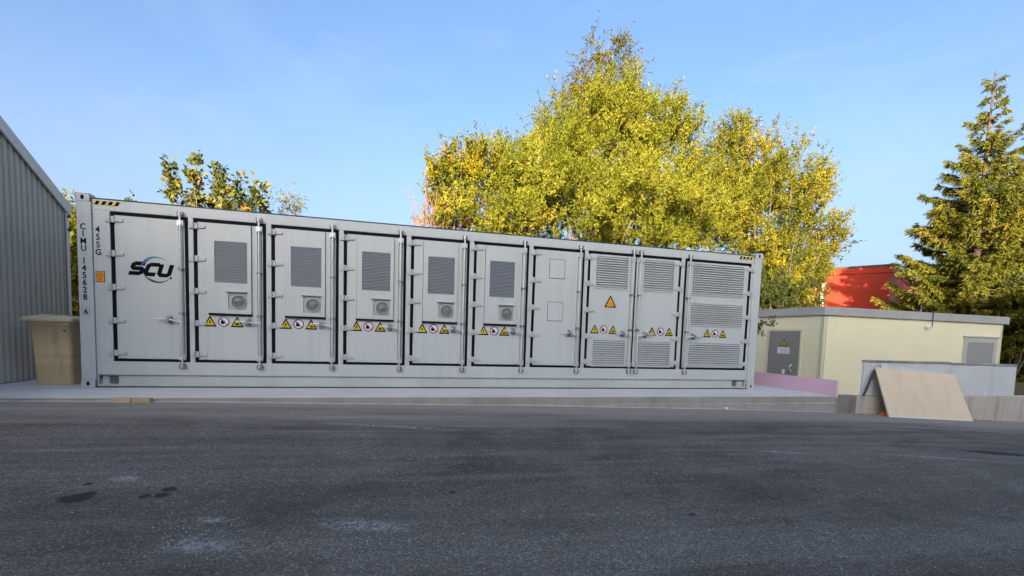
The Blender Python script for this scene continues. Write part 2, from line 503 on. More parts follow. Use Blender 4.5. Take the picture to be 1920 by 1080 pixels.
g = MB()                                                     # concrete slab under the container
g.box(-14, 13.13, -1.12, 2.9, -1.28, 0.0)
struct(g.build('concrete_pad', M['pad']))
g = MB()                                                     # cast front face of the slab
n = 46
for i in range(n):
    a, b = -13.9 + i * 27.05 / n, -13.9 + (i + 1) * 27.05 / n
    for (z0, z1, y0, y1) in ((-0.012, -0.125, -1.126, -1.128), (-0.125, -0.15, -1.128, -1.152), (-0.15, -0.95, -1.152, -1.185)):
        j = lambda x: 0.014 * noise.noise(Vector((x * 1.7, z1 * 9, 3)))
        g.face([(a, y1 + j(a), z1), (b, y1 + j(b), z1), (b, y0, z0), (a, y0, z0)])
g.box(13.132, 13.15, -1.185, -0.9, -0.95, -0.03)
struct(g.build('pad_kerb', M['kerb']))
g = MB()
n = 120
for i in range(n):
    a, b = -6 + i * 19.1 / n, -6 + (i + 1) * 19.1 / n
    wq = lambda x: 0.03 + 0.05 * max(0, noise.noise(Vector((x * 1.3, 2.2, 0))) + 0.35)
    g.face([(a, -1.150 - wq(a), zx(a, -1.2) + 0.002), (b, -1.150 - wq(b), zx(b, -1.2) + 0.002), (b, -1.150, zx(b, -1.2) + 0.012), (a, -1.150, zx(a, -1.2) + 0.012)])
struct(g.build('kerb_mortar', M['retain']))

# ---------------------------------------------------------------- container
L, H, W = 12.192, 2.896, 2.438
con = thing('battery_container', 'long light grey storage container with ten doors and black SCU logo on concrete pad', 'container')
DOORS = [(0.42, 1.452), (1.522, 2.561), (2.637, 3.675), (3.752, 4.786), (4.864, 5.897), (5.975, 7.014), (7.095, 8.127), (8.199, 9.212), (9.212, 10.246), (10.325, 11.937)]
ZB, ZT = 0.405, 2.668
FY = 0.012
PAINT = M['paint']
g = MB()
g.bbox(0.205, 11.987, FY, 0.09, ZT, 2.824, 0.005)
g.build('top_rail', PAINT, con)
g = MB()
g.box(0.18, 12.01, 0.03, 0.10, 2.824, 2.848)
g.build('roof_seal', M['seal'], con)
g = MB()
g.bbox(0.205, 11.987, FY, 0.12, 0.195, ZB, 0.005)
g.build('bottom_rail', PAINT, con)
g = MB()
g.box(0.46, 11.66, 0.055, 0.12, 0.045, 0.195)
g.box(0.205, 11.987, 0.020, 0.12, 0.018, 0.045)
g.build('lower_rail', PAINT, con)
for x0, x1 in ((0.225, 0.46), (11.66, 11.97)):
    g = MB()
    g.box(x0, x1, 0.10, 0.12, 0.045, 0.195)
    xm = x0 + 0.10 if x0 < 1 else x0 + 0.02
    for q in range(3):
        z = 0.065 + q * 0.038
        g.hexa([(xm, 0.075, z), (xm + 0.12, 0.075, z), (xm + 0.12, 0.10, z + 0.012), (xm, 0.10, z + 0.012),
                (xm, 0.075, z + 0.01), (xm + 0.12, 0.075, z + 0.01), (xm + 0.12, 0.10, z + 0.028), (xm, 0.10, z + 0.028)], 1)
    g.build('fork_pocket', [PAINT, M['fan']], con)
jambs = [(0.205, 0.42)] + [(DOORS[i][1], DOORS[i + 1][0]) for i in range(9) if i != 7] + [(11.937, 11.987)]
for a, b in jambs:
    g = MB()
    g.bbox(a, b, FY, 0.09, ZB, ZT, 0.004)
    g.build('door_jamb', PAINT, con)
for x in (0.0, 11.992):                                      # front corner posts
    g = MB()
    g.bbox(x + 0.004, x + 0.19, 0.0, 0.16, 0.118, 2.778, 0.006)
    g.box(x + (0.19 if x < 1 else -0.005), x + (0.205 if x < 1 else 0.004), 0.035, 0.1, 0.02, 2.82)
    g.build('corner_post', PAINT, con)
    g = MB()
    g.box(x + 0.004, x + 0.19, W - 0.16, W - 0.002, 0.118, 2.778)
    g.build('corner_post', PAINT, con)

def casting():
    """corner casting with its oval opening on the front"""
    mb = MB()
    cx, cz, rx, rz = 0.089, 0.059, 0.022, 0.034
    k = 24
    outer, inner = [], []
    for i in range(k):
        t = 2 * math.pi * (i + 0.5) / k
        c, s_ = math.cos(t), math.sin(t)
        q = min(0.089 / max(abs(c), 1e-6), 0.059 / max(abs(s_), 1e-6))
        outer.append((cx + q * c, 0, cz + q * s_))
        inner.append((cx + rx * c, 0, cz + rz * s_))
    vs = outer + inner + [(p[0], 0.04, p[2]) for p in inner]
    mb.raw(vs, [(i, (i + 1) % k, k + (i + 1) % k, k + i) for i in range(k)])
    mb.raw(vs, [(k + i, k + (i + 1) % k, 2 * k + (i + 1) % k, 2 * k + i) for i in range(k)], 1)
    mb.raw(vs[2 * k:], [tuple(range(k))], 1)
    x0, x1, z0, z1 = 0, 0.178, 0, 0.118
    for q in ([(x0, 0, z0), (x0, 0.162, z0), (x0, 0.162, z1), (x0, 0, z1)], [(x1, 0, z0), (x1, 0.162, z0), (x1, 0.162, z1), (x1, 0, z1)],
              [(x0, 0, z0), (x1, 0, z0), (x1, 0.162, z0), (x0, 0.162, z0)], [(x0, 0, z1), (x1, 0, z1), (x1, 0.162, z1), (x0, 0.162, z1)], [(x0, 0.162, z0), (x1, 0.162, z0), (x1, 0.162, z1), (x0, 0.162, z1)]):
        mb.face(q)
    return mb.mesh('corner_casting', [PAINT, M['void']])
cm = casting()
for x in (-0.002, L - 0.176):
    for y in (-0.004, W - 0.162):
        for z in (0.0, H - 0.118):
            put('corner_casting', cm, con, (x, y, z))
def corrugated(length, height, pitch, depth):
    mb = MB()
    n = int(length / pitch)
    pr = []
    for i in range(n):
        for t, d in ((0, 0), (0.32, 0), (0.5, 1), (0.82, 1)):
            pr.append(((i + t) * pitch, d * depth))
    pr.append((n * pitch, 0))
    for (u0, d0), (u1, d1) in zip(pr, pr[1:]):
        mb.face([(u0, d0, 0), (u1, d1, 0), (u1, d1, height), (u0, d0, height)])
    return mb
bm_ = corrugated(11.8, 2.62, 0.28, -0.03)
bm_.build('back_wall', PAINT, con, (0.19, W - 0.03, 0.15))
g = MB()
for x in (0.03, L - 0.07):
    g = MB()
    g.box(x, x + 0.04, 0.17, W - 0.17, 0.1, 2.8)
    g.build('end_wall', PAINT, con)
g = MB()
g.box(0.16, L - 0.16, 0.05, W - 0.05, 2.815, 2.842)
g.build('roof_panel', PAINT, con)
g = MB()
g.box(0.2, L - 0.2, 0.13, W - 0.1, 0.09, 0.14)
g.build('floor_frame', M['seal'], con)
g = MB()
g.box(0.185, 12.0, 0.010, 0.10, 0.0, 0.0165)
g.build('base_shadow_strip', M['black'], con)  # black strip painting the shadow line where the container meets the slab

def hinge_mesh(s):
    mb = MB()
    def bx(x0, x1, y0, y1, z0, z1, b=0.003):
        a, c = sorted((x0 * s, x1 * s))
        mb.bbox(a, c, y0, y1, z0, z1, b)
    bx(-0.075, 0.048, -0.016, 0.0235, -0.044, 0.046)
    mb.tube((-0.012 * s, -0.024, -0.05), (-0.012 * s, -0.024, 0.052), 0.016, n=10)
    bx(0.049, 0.15, -0.006, 0.0155, -0.030, 0.018)
    return mb.mesh('hinge', PAINT)
HINGE = {1: hinge_mesh(1), -1: hinge_mesh(-1)}
def rod_mesh():
    mb = MB()
    mb.tube((0, 0, 0.335), (0, 0, 2.725), 0.0145, n=10)
    for z in (0.335, 2.70):
        mb.tube((-0.004, 0, z - 0.016), (-0.004, 0, z + 0.03), 0.026, n=8)
    return mb.mesh('lock_rod', M['zinc'])
def bracket_mesh():
    mb = MB()
    mb.bbox(-0.045, -0.021, 0.0, 0.04, -0.045, 0.045, 0.003)
    mb.bbox(0.021, 0.045, 0.0, 0.04, -0.045, 0.045, 0.003)
    mb.box(-0.024, 0.024, -0.024, -0.019, -0.03, 0.03)
    return mb.mesh('rod_bracket', M['zinc'])
def guide_mesh():
    mb = MB()
    mb.bbox(-0.034, 0.034, -0.024, 0.028, -0.011, 0.011, 0.003)
    mb.box(-0.045, 0.045, 0.018, 0.041, -0.02, 0.02)
    return mb.mesh('rod_guide', M['zinc_dark'])
def keeper_mesh():
    mb = MB()
    for x in (-0.042, 0.028):
        mb.bbox(x, x + 0.014, -0.02, 0.041, -0.03, 0.03, 0.002)
    mb.box(-0.042, 0.042, 0.034, 0.0405, -0.03, 0.03)
    return mb.mesh('rod_keeper', M['zinc_dark'])
def handle_mesh(s):
    mb = MB()
    pts = [(0, -0.012, 0.0), (-0.06 * s, -0.04, 0.004), (-0.13 * s, -0.045, 0.022), (-0.20 * s, -0.045, 0.034), (-0.33 * s, -0.04, 0.036)]
    mb.path(pts, [0.015, 0.013, 0.012, 0.011, 0.012], 8)
    mb.tube((-0.33 * s, -0.04, 0.036), (-0.345 * s, -0.04, 0.036), 0.012, 0.006, 8)
    mb.tube((-0.17 * s, -0.06, 0.03), (-0.17 * s, 0.035, 0.03), 0.026, n=12, mi=1)
    x0, x1 = sorted((-0.205 * s, -0.135 * s))
    mb.bbox(x0, x1, 0.012, 0.035, -0.035, 0.085, 0.004, 1)
    mb.path([(-0.15 * s, -0.03, 0.055), (-0.165 * s, -0.045, 0.09), (-0.19 * s, -0.045, 0.10)], [0.008, 0.008, 0.006], 6)
    mb.tube((0.0, -0.002, -0.035), (0.0, -0.002, 0.035), 0.027, n=10)
    return mb.mesh('handle', [M['zinc'], M['zinc_dark']])
ROD, BRACKET, GUIDE, KEEPER = rod_mesh(), bracket_mesh(), guide_mesh(), keeper_mesh()
HANDLE = {1: handle_mesh(1), -1: handle_mesh(-1)}
SLAT = {}
def slat(width):
    """one folded louvre blade"""
    k = round(width, 3)
    if k not in SLAT:
        mb = MB()
        mb.raw([(0, 0.0, 0.0), (k, 0.0, 0.0), (k, -0.020, 0.010), (0, -0.020, 0.010), (0, -0.020, 0.014), (k, -0.020, 0.014), (k, 0.006, 0.034), (0, 0.006, 0.034)],
               [(0, 1, 2, 3), (3, 2, 5, 4), (4, 5, 6, 7), (0, 3, 4, 7), (1, 6, 5, 2)])
        SLAT[k] = mb.mesh('slat', PAINT)
    return SLAT[k]

def poly(mb, pts, y, mi, ox=0, oz=0, s=1):
    P = [(ox + x * s, y, oz + z * s) for x, z in pts]
    A = sum(a[0] * b[2] - b[0] * a[2] for a, b in zip(P, P[1:] + P[:1]))
    mb.face(P if A > 0 else P[::-1], mi)
def disc(mb, cx, cz, r, y, mi, n=28):
    poly(mb, [(cx + r * math.cos(2 * math.pi * i / n), cz + r * math.sin(2 * math.pi * i / n)) for i in range(n)], y, mi)
def rtri(h, w_):
    return [(-w_ / 2, -h / 2), (w_ / 2, -h / 2), (w_ * 0.04, h / 2), (-w_ * 0.04, h / 2)]
BOLT = [(-0.006, 0.042), (0.018, 0.042), (0.004, 0.010), (0.022, 0.010), (-0.010, -0.042), (-0.002, -0.006), (-0.02, -0.006)]
FLAME = [(-0.035, -0.045), (-0.05, -0.01), (-0.03, 0.02), (-0.028, 0.045), (-0.008, 0.025), (0.004, 0.005), (0.012, 0.02), (0.02, -0.012), (0.008, -0.045)]
BLOB = [(-0.038, -0.028), (0.04, -0.028), (0.036, -0.004), (0.012, 0.006), (0.006, 0.024), (-0.004, 0.006), (-0.036, -0.002)]
def shock_sign():
    mb = MB()
    poly(mb, rtri(0.165, 0.19), -0.002, 0)
    poly(mb, [(-0.066, -0.060), (0.066, -0.060), (0, 0.055)], -0.0032, 1)
    poly(mb, BOLT, -0.0044, 0, 0, -0.018, 0.8)
    return mb.mesh('shock_warning_sign', [M['ink'], M['yellow']])
def no_fire_sign():
    mb = MB()
    disc(mb, 0, 0, 0.083, -0.002, 0)
    disc(mb, 0, 0, 0.066, -0.0032, 1)
    poly(mb, FLAME, -0.0044, 2, 0.0, 0.004, 0.95)
    poly(mb, [(-0.046, 0.056), (-0.056, 0.046), (0.046, -0.056), (0.056, -0.046)], -0.0056, 0)
    return mb.mesh('no_open_flame_sign', [M['maroon'], M['white'], M['ink']])
def hazard_sign():
    mb = MB()
    poly(mb, rtri(0.165, 0.19), -0.002, 0)
    poly(mb, [(-0.066, -0.060), (0.066, -0.060), (0, 0.055)], -0.0032, 1)
    poly(mb, BLOB, -0.0044, 0, 0, -0.024, 0.8)
    return mb.mesh('hazard_sign', [M['ink'], M['yellow']])
S1, S2, S3 = shock_sign(), no_fire_sign(), hazard_sign()
DY = 0.016                                                   # front face of the door leaves

for i, (x0, x1) in enumerate(DOORS):
    right = i >= 8                                           # these hang on their right side
    ga, gb = 0.054, 0.060
    if i == 7:
        gb = 0.028
    if i == 8:
        ga, gb = 0.028, 0.048
    g = MB()                                                 # the leaf itself
    lx0, lx1, lz0, lz1 = x0 + ga, x1 - gb, ZB + 0.044, ZT - 0.054
    g.bbox(lx0, lx1, DY, 0.07, lz0, lz1, 0.006)
    door = g.build('door', PAINT, con)
    g = MB()
    e = 0.0008
    g.box(x0 + e, x0 + ga - e, 0.024, 0.068, ZB + e, ZT - e)
    g.box(x1 - gb + e, x1 - e, 0.024, 0.068, ZB + e, ZT - e)
    g.box(x0 + ga, x1 - gb, 0.024, 0.068, ZB + e, lz0 - e)
    g.box(x0 + ga, x1 - gb, 0.024, 0.068, lz1 + e, ZT - e)
    g.build('door_gasket', M['black'], door)
    hx = x0 + 0.018 if not right else x1 - 0.018
    for z in (2.545, 2.04, 1.535, 1.03, 0.535):
        put('hinge', HINGE[-1 if right else 1], door, (hx, 0, z))
    rx = x1 - 0.098 if not right else x0 + 0.098
    if i == 7:
        rx = x1 - 0.062
    if i == 8:
        rx = x0 + 0.066 + 0.03
    put('lock_rod', ROD, door, (rx, -0.028, 0))
    for z in (2.565, 0.485):
        put('rod_bracket', BRACKET, door, (rx, -0.028, z))
    for z in (1.87, 1.18):
        put('rod_guide', GUIDE, door, (rx, -0.028, z))
    for z in (2.712, 0.345):
        put('rod_keeper', KEEPER, con, (rx, -0.028, z))
    hz = 1.045 if i < 7 else 1.07
    put('handle', HANDLE[-1 if right else 1], door, (rx, -0.028, hz))
    g = MB()                                                 # folded edge that stiffens the leaf beside the rod
    fx = rx + (0.038 if not right else -0.05)
    g.bbox(fx, fx + 0.012, DY - 0.012, DY, lz0 + 0.02, lz1 - 0.02, 0.003)
    g.build('stiffener', PAINT, door)
    g = MB()                                                 # dark strips put in for shade and fold lines beside the rod
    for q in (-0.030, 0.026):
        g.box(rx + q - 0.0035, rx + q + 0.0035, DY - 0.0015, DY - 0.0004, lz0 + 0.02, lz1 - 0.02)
    o = g.build('rod_shade_line', M['seal'], door)
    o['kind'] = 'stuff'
    sx = x0 + 0.215 if i < 6 else x0 + 0.19
    if 1 <= i <= 5:
        ax0, ax1, az0, az1 = x0 + 0.216, x0 + 0.822, 1.20, 2.60
        g = MB()                                             # cover of the cooling unit with openings for grille and fan
        gx0, gx1, gz0, gz1 = x0 + 0.297, x0 + 0.765, 1.687, 2.338
        fx0, fx1, fz0, fz1 = x0 + 0.487, x0 + 0.762, 1.262, 1.535
        yc, yb = -0.014, DY
        for (a, b, c, d) in ((ax0, gx0, az0, az1), (gx1, ax1, az0, az1), (gx0, gx1, gz1, az1), (gx0, gx1, fz1 + 0.0, gz0), (gx0, fx0, az0, fz1), (fx0, gx1, az0, fz0), (fx1, gx1, fz0, fz1)):
            g.box(a, b, yc, yb, c, d)
        g.build('cooling_unit_cover', PAINT, door)
        g = MB()
        g.box(ax0 - 0.01, ax1 + 0.01, -0.017, DY, az0 - 0.032, az0 - 0.001)
        g.build('cover_gasket', M['black'], door)
        g = MB()
        for (a, b, c, d) in ((ax0 - 0.006, ax0 - 0.0005, az0, az1 + 0.006), (ax1 + 0.0005, ax1 + 0.006, az0, az1 + 0.006)):
            g.box(a, b, DY - 0.003, DY - 0.0005, c, d)
        g.build('cover_seam', M['seal'], door)
        g = MB()
        g.box(gx0, gx1, 0.012, 0.0155, gz0, gz1, 1)
        n = 26
        ph = (gz1 - gz0) / n
        for q in range(n):
            z = gz0 + q * ph
            g.raw([(gx0, 0.010, z), (gx1, 0.010, z), (gx1, -0.008, z + 0.007), (gx0, -0.008, z + 0.007), (gx1, -0.004, z + ph * 0.86), (gx0, -0.004, z + ph * 0.86)],
                  [(0, 1, 2, 3), (3, 2, 4, 5)])
        o = g.build('ventilation_grille', [M['grille'], M['void']], door)
        o['kind'] = 'stuff'
        g = MB()                                             # square fan outlet with a domed cowl
        g.box(fx0, fx1, 0.004, 0.0155, fz0, fz1, 0)
        cx, cz, r = (fx0 + fx1) / 2 + 0.012, (fz0 + fz1) / 2 - 0.006, 0.118
        ring = [(1.0, 0.0035, 0), (0.97, -0.012, 0), (0.88, -0.014, 0), (0.86, -0.004, 1), (0.6, 0.001, 1), (0.25, -0.010, 1), (0.06, -0.016, 1)]
        k = 28
        vs = [(cx + r * q * math.cos(2 * math.pi * t / k), y, cz + r * q * math.sin(2 * math.pi * t / k)) for q, y, _ in ring for t in range(k)]
        for a in range(len(ring) - 1):
            g.raw(vs, [(a * k + t, a * k + (t + 1) % k, (a + 1) * k + (t + 1) % k, (a + 1) * k + t) for t in range(k)], ring[a + 1][2], True)
        for t in range(14):                                  # bars of the guard
            th = 2 * math.pi * t / 14
            g.tube((cx + 0.02 * math.cos(th), -0.017, cz + 0.02 * math.sin(th)), (cx + 0.1 * math.cos(th + 0.5), -0.012, cz + 0.1 * math.sin(th + 0.5)), 0.003, n=4, caps=False, mi=0)
        g.build('fan_outlet', [M['fan_plate'], M['fan']], door)
        g = MB()
        g.hexa([(fx0 - 0.03, -0.055, fz1 + 0.012), (fx1 + 0.005, -0.055, fz1 + 0.012), (fx1 + 0.005, -0.0135, fz1 + 0.002), (fx0 - 0.03, -0.0135, fz1 + 0.002),
                (fx0 - 0.03, -0.055, fz1 + 0.018), (fx1 + 0.005, -0.055, fz1 + 0.018), (fx1 + 0.005, -0.0135, fz1 + 0.022), (fx0 - 0.03, -0.0135, fz1 + 0.022)])
        g.build('rain_hood', PAINT, door)
        for dx, me in ((0.216, S1), (0.412, S2), (0.606, S3)):
            put(me.name, me, door, (x0 + dx, DY - 0.0005, 1.067))
    louv = []
    if i == 6:
        for (cx0, cz0) in ((x0 + 0.331, 2.10), (x0 + 0.322, 1.30)):
            g = MB()
            g.bbox(cx0, cx0 + 0.298, DY - 0.007, DY, cz0, cz0 + 0.35, 0.003)
            for (a, b, c, d) in ((cx0 - 0.008, cx0 - 0.001, cz0 - 0.008, cz0 + 0.358), (cx0 + 0.299, cx0 + 0.306, cz0 - 0.008, cz0 + 0.358), (cx0, cx0 + 0.298, cz0 - 0.008, cz0 - 0.001), (cx0, cx0 + 0.298, cz0 + 0.351, cz0 + 0.358)):
                g.box(a, b, DY - 0.002, DY - 0.0004, c, d, 1)
            g.build('cover_plate', [PAINT, M['seal']], door)
    if i == 7:
        louv = [(x0 + 0.178, x0 + 0.85, 1.985, 2.575), (x0 + 0.168, x0 + 0.855, 0.47, 0.955)]
        signs = (8.392, 8.585, 8.787)
    if i == 8:
        louv = [(x0 + 0.185, x0 + 0.86, 1.985, 2.575), (x0 + 0.15, x0 + 0.86, 0.47, 0.955)]
        signs = (9.648, 9.845, 10.04)
    if i == 9:
        louv = [(x0 + 0.19, x0 + 1.425, 1.965, 2.575), (x0 + 0.19, x0 + 1.44, 1.335, 1.77), (x0 + 0.19, x0 + 1.44, 0.50, 0.96)]
        signs = (10.945, 11.13, 11.325)
    if i >= 7:
        for sxp, me in zip(signs, (S1, S2, S3)):
            put(me.name, me, door, (sxp, DY - 0.0005, 1.168))
    for (a, b, c, d) in louv:
        g = MB()
        fr = 0.028
        for q in ((a - fr, a, c - fr, d + fr), (b, b + fr, c - fr, d + fr), (a, b, c - fr, c), (a, b, d, d + fr)):
            g.bbox(q[0], q[1], DY - 0.016, DY - 0.0005, q[2], q[3], 0.003)
        g.build('louvre_frame', PAINT, door)
        g = MB()
        g.box(a, b, DY - 0.0025, DY - 0.0005, c, d)
        g.build('louvre_backing', M['grille'], door)
        ns = max(1, round((d - c) / 0.0455))
        for q in range(ns):
            put('slat', slat(b - a - 0.002), door, (a + 0.001, DY - 0.010, c + 0.004 + q * (d - c - 0.004) / ns))
    if i == 7:
        g = MB()
        T = [(-0.118, -0.105), (0.118, -0.105), (0.125, -0.092), (0.010, 0.118), (-0.010, 0.118), (-0.125, -0.092)]
        poly(g, T, -0.002, 0)
        poly(g, [(-0.094, -0.086), (0.094, -0.086), (0, 0.088)], -0.0032, 1)
        for q, ww in ((-0.058, 0.05), (-0.036, 0.042), (-0.014, 0.028)):
            poly(g, [(-ww, q), (ww, q), (ww, q + 0.006), (-ww, q + 0.006)], -0.0044, 2)
        g.build('large_warning_sign', [M['ink'], M['orange'], M['red']], door, (8.705, DY - 0.0005, 1.708))

# print and stickers
def text_mesh(name, txt, size, mat, sx=1.0):
    cu = bpy.data.curves.new(name, 'FONT')
    cu.body = txt
    cu.size = size
    cu.align_x = 'CENTER'
    cu.extrude = 0.0006
    cu.resolution_u = 3
    cu.offset = size * 0.022
    ob = bpy.data.objects.new(name, cu)
    COL.objects.link(ob)
    dg = bpy.context.evaluated_depsgraph_get()
    me = bpy.data.meshes.new_from_object(ob.evaluated_get(dg))
    bpy.data.objects.remove(ob)
    me.name = name
    me.transform(Matrix.Rotation(R(90), 4, 'X') @ Matrix.Diagonal((sx, 1, 1, 1)))
    me.materials.clear()
    me.materials.append(mat)
    return me
def column(chars, x, z_top, pitch, size, y, mat, sx=0.85):
    z = z_top
    for ch in chars:
        if ch != ' ':
            put('letter', text_mesh('letter', ch, size, mat, sx), con, (x, y, z - size * 0.72))
        z -= pitch if ch != ' ' else pitch * 0.55
column('CIMU', 0.085, 2.455, 0.105, 0.125, -0.003, M['navy'])
column('145628', 0.085, 1.955, 0.108, 0.125, -0.003, M['navy'])
column('6', 0.090, 1.20, 0.1, 0.125, -0.003, M['navy'])
g = MB()
for q in ((0.045, 0.048, 1.085, 1.225), (0.133, 0.136, 1.085, 1.225), (0.048, 0.133, 1.085, 1.088), (0.048, 0.133, 1.222, 1.225)):
    g.box(q[0], q[1], -0.002, -0.0005, q[2], q[3])
g.build('check_digit_box', M['navy'], con)
column('45SG', 0.263, 2.43, 0.112, 0.125, 0.009, M['navy'])
g = MB()
g.box(0.222, 0.338, 0.0095, 0.0115, 1.60, 1.765, 0)
g.box(0.230, 0.330, 0.0080, 0.0094, 1.608, 1.757, 1)
g.box(0.232, 0.328, 0.0068, 0.0079, 1.681, 1.685, 2)
g.build('height_sticker', [M['ink'], M['orange'], M['red']], con)
for s_, z in (("2.9m", 1.692), ("9'6\"", 1.617)):
    put('sticker_lettering', text_mesh('sticker_lettering', s_, 0.078, M['red'], 0.50), con, (0.28, 0.006, z))
for (x0, x1, st, base) in ((0.215, 0.565, 4, 1), (11.60, 11.955, 4, 2)):
    g = MB()
    z0, z1 = 2.745, 2.805
    if base == 1:
        poly(g, [(x0, z0), (x1, z0), (x1, z1), (x0, z1)], 0.0100, 1)
    for q in range(st):
        a = x0 + 0.012 + q * 0.085
        g_ = 0.046
        poly(g, [(a, z0 + 0.001), (a + g_, z0 + 0.001), (a + g_ + 0.032, z1 - 0.001), (a + 0.032, z1 - 0.001)], 0.0088, 0)
        if base == 2:
            poly(g, [(a + g_, z0 + 0.001), (a + 0.085, z0 + 0.001), (a + 0.117, z1 - 0.001), (a + g_ + 0.032, z1 - 0.001)], 0.0088, 1)
    g.build('hazard_stripe', [M['ink'], M['yellow']], con)

# logo: three heavy slanted letters between two crescents
g = MB()
def stroke(pts, wd, y, mi, sh=0.30, ox=0, oz=0, capx=0.0):
    """thick mitred polyline, sheared to the right"""
    P = [Vector((a, b)) for a, b in pts]
    Lf, Rt = [], []
    for k in range(len(P)):
        d0 = (P[k] - P[k - 1]).normalized() if k else None
        d1 = (P[k + 1] - P[k]).normalized() if k < len(P) - 1 else None
        d = ((d0 or d1) + (d1 or d0)).normalized()
        nn = Vector((-d.y, d.x))
        co = nn.dot(Vector((-(d0 or d1).y, (d0 or d1).x)))
        q = nn * (wd / 2 / max(co, 0.5))
        Lf.append(P[k] + q)
        Rt.append(P[k] - q)
    for k in range(len(P) - 1):
        quad = [Lf[k], Lf[k + 1], Rt[k + 1], Rt[k]]
        poly(g, [(ox + a.x + sh * a.y, oz + a.y) for a in quad], y, mi)
lh, lw = 0.150, 0.155
def c(a, b):
    return (a * lw, b * lh)
ox, oz = 0.672, 1.752
yl = DY - 0.003
stroke([c(1.02, 1), c(0.22, 1), c(0.06, 0.9), c(0.04, 0.66), c(0.2, 0.5), c(0.8, 0.5), c(0.96, 0.36), c(0.92, 0.1), c(0.76, 0), c(-0.1, 0)], 0.060, yl, 0, 0.34, ox - 0.012, oz + 0.012)
stroke([c(1.0, 1), c(0.3, 1), c(0.1, 0.86), c(0.04, 0.18), c(0.22, 0), c(0.92, 0)], 0.060, yl, 0, 0.32, ox + 0.182, oz + 0.006)
stroke([c(0.08, 1.12), c(0.04, 0.18), c(0.22, 0), c(0.72, 0), c(0.9, 0.14), c(0.96, 1.12)], 0.060, yl, 0, 0.24, ox + 0.365, oz)
def crescent(cx, cz, rr, a0, a1, wmax, mi, peak=0.4):
    n = 22
    for k in range(n):
        pr = []
        for t in (k / n, (k + 1) / n):
            a = R(a0 + (a1 - a0) * t)
            wd = wmax * (min(t / peak, 1) ** 0.7 if t < peak else ((1 - t) / (1 - peak)) ** 0.9) + 0.002
            pr.append(((cx + rr * math.cos(a), cz + rr * math.sin(a)), (cx + (rr - wd) * math.cos(a), cz + (rr - wd) * math.sin(a))))
        poly(g, [pr[0][0], pr[1][0], pr[1][1], pr[0][1]], yl - 0.0012, mi)
crescent(1.00, 1.835, 0.20, 168, 40, 0.042, 1, 0.25)
crescent(1.03, 1.835, 0.205, 205, 325, 0.030, 2, 0.35)
disc(g, 1.205, 1.715, 0.017, yl, 0, 10)
g.build('logo', [M['ink'], M['logo'], M['slate']], bpy.data.objects['door'])

# ---------------------------------------------------------------- shed on the left
SX = -1.22
shed = thing('metal_shed', 'grey corrugated metal shed with sloping verge left of the container', 'shed', (SX, 2.08, 0))
yr, zr, ze = -0.6, 4.60, 3.08
sl = (zr - ze) / (2.08 - yr)
def roofz(y):
    return ze + sl * (2.08 - y) if y > yr else zr - sl * (yr - y)
g = MB()
pitch = 0.125
y = 2.08
pr = []
while y > -3.2:
    for t, d in ((0, 0.0), (0.42, 0.0), (0.52, -0.032), (0.86, -0.032)):
        pr.append((y - t * pitch, d))
    y -= pitch
for (y0, d0), (y1, d1) in zip(pr, pr[1:]):
    g.face([(d0, y0 - 2.08, 0.012), (d0, y0 - 2.08, roofz(y0) - 0.03), (d1, y1 - 2.08, roofz(y1) - 0.03), (d1, y1 - 2.08, 0.012)])
g.build('wall_cladding', M['shed'], shed)
g = MB()
g.box(-9, -0.04, -5.28, -0.02, 0.0, 2.7)
g.box(-9, -0.03, -0.018, 0.0, 0.0, ze)
g.build('wall', M['shed'], shed)
g = MB()
for (ya, yb) in ((2.16, yr), (yr, -3.3)):
    za, zb = roofz(ya), roofz(yb)
    g.hexa([(-9, ya - 2.08, za - 0.02), (0.02, ya - 2.08, za - 0.02), (0.02, yb - 2.08, zb - 0.02), (-9, yb - 2.08, zb - 0.02),
            (-9, ya - 2.08, za + 0.06), (0.02, ya - 2.08, za + 0.06), (0.02, yb - 2.08, zb + 0.06), (-9, yb - 2.08, zb + 0.06)])
g.build('roof', M['shed'], shed)
g = MB()
ya, yb = 2.165, yr
for (ya, yb) in ((2.165, yr), (yr, -3.3)):
    za, zb = roofz(ya), roofz(yb)
    g.hexa([(0.021, ya - 2.08, za - 0.13), (0.05, ya - 2.08, za - 0.13), (0.05, yb - 2.08, zb - 0.13), (0.021, yb - 2.08, zb - 0.13),
            (0.021, ya - 2.08, za + 0.075), (0.05, ya - 2.08, za + 0.075), (0.05, yb - 2.08, zb + 0.075), (0.021, yb - 2.08, zb + 0.075)])
g.build('verge_trim', M['shed_trim'], shed)
g = MB()
g.box(0.0245, 0.04, -0.06, 0.012, 0.012, ze - 0.13)
g.box(-0.1, 0.0245, 0.001, 0.012, 0.012, ze - 0.13)
g.build('corner_trim', M['shed_trim'], shed)
g = MB()
for q in (0.18, 0.42):
    g.tube((0.045, 0.0, ze - q), (0.06, 0.0, ze - q), 0.03, n=8)
g.build('bracket', M['void'], shed)

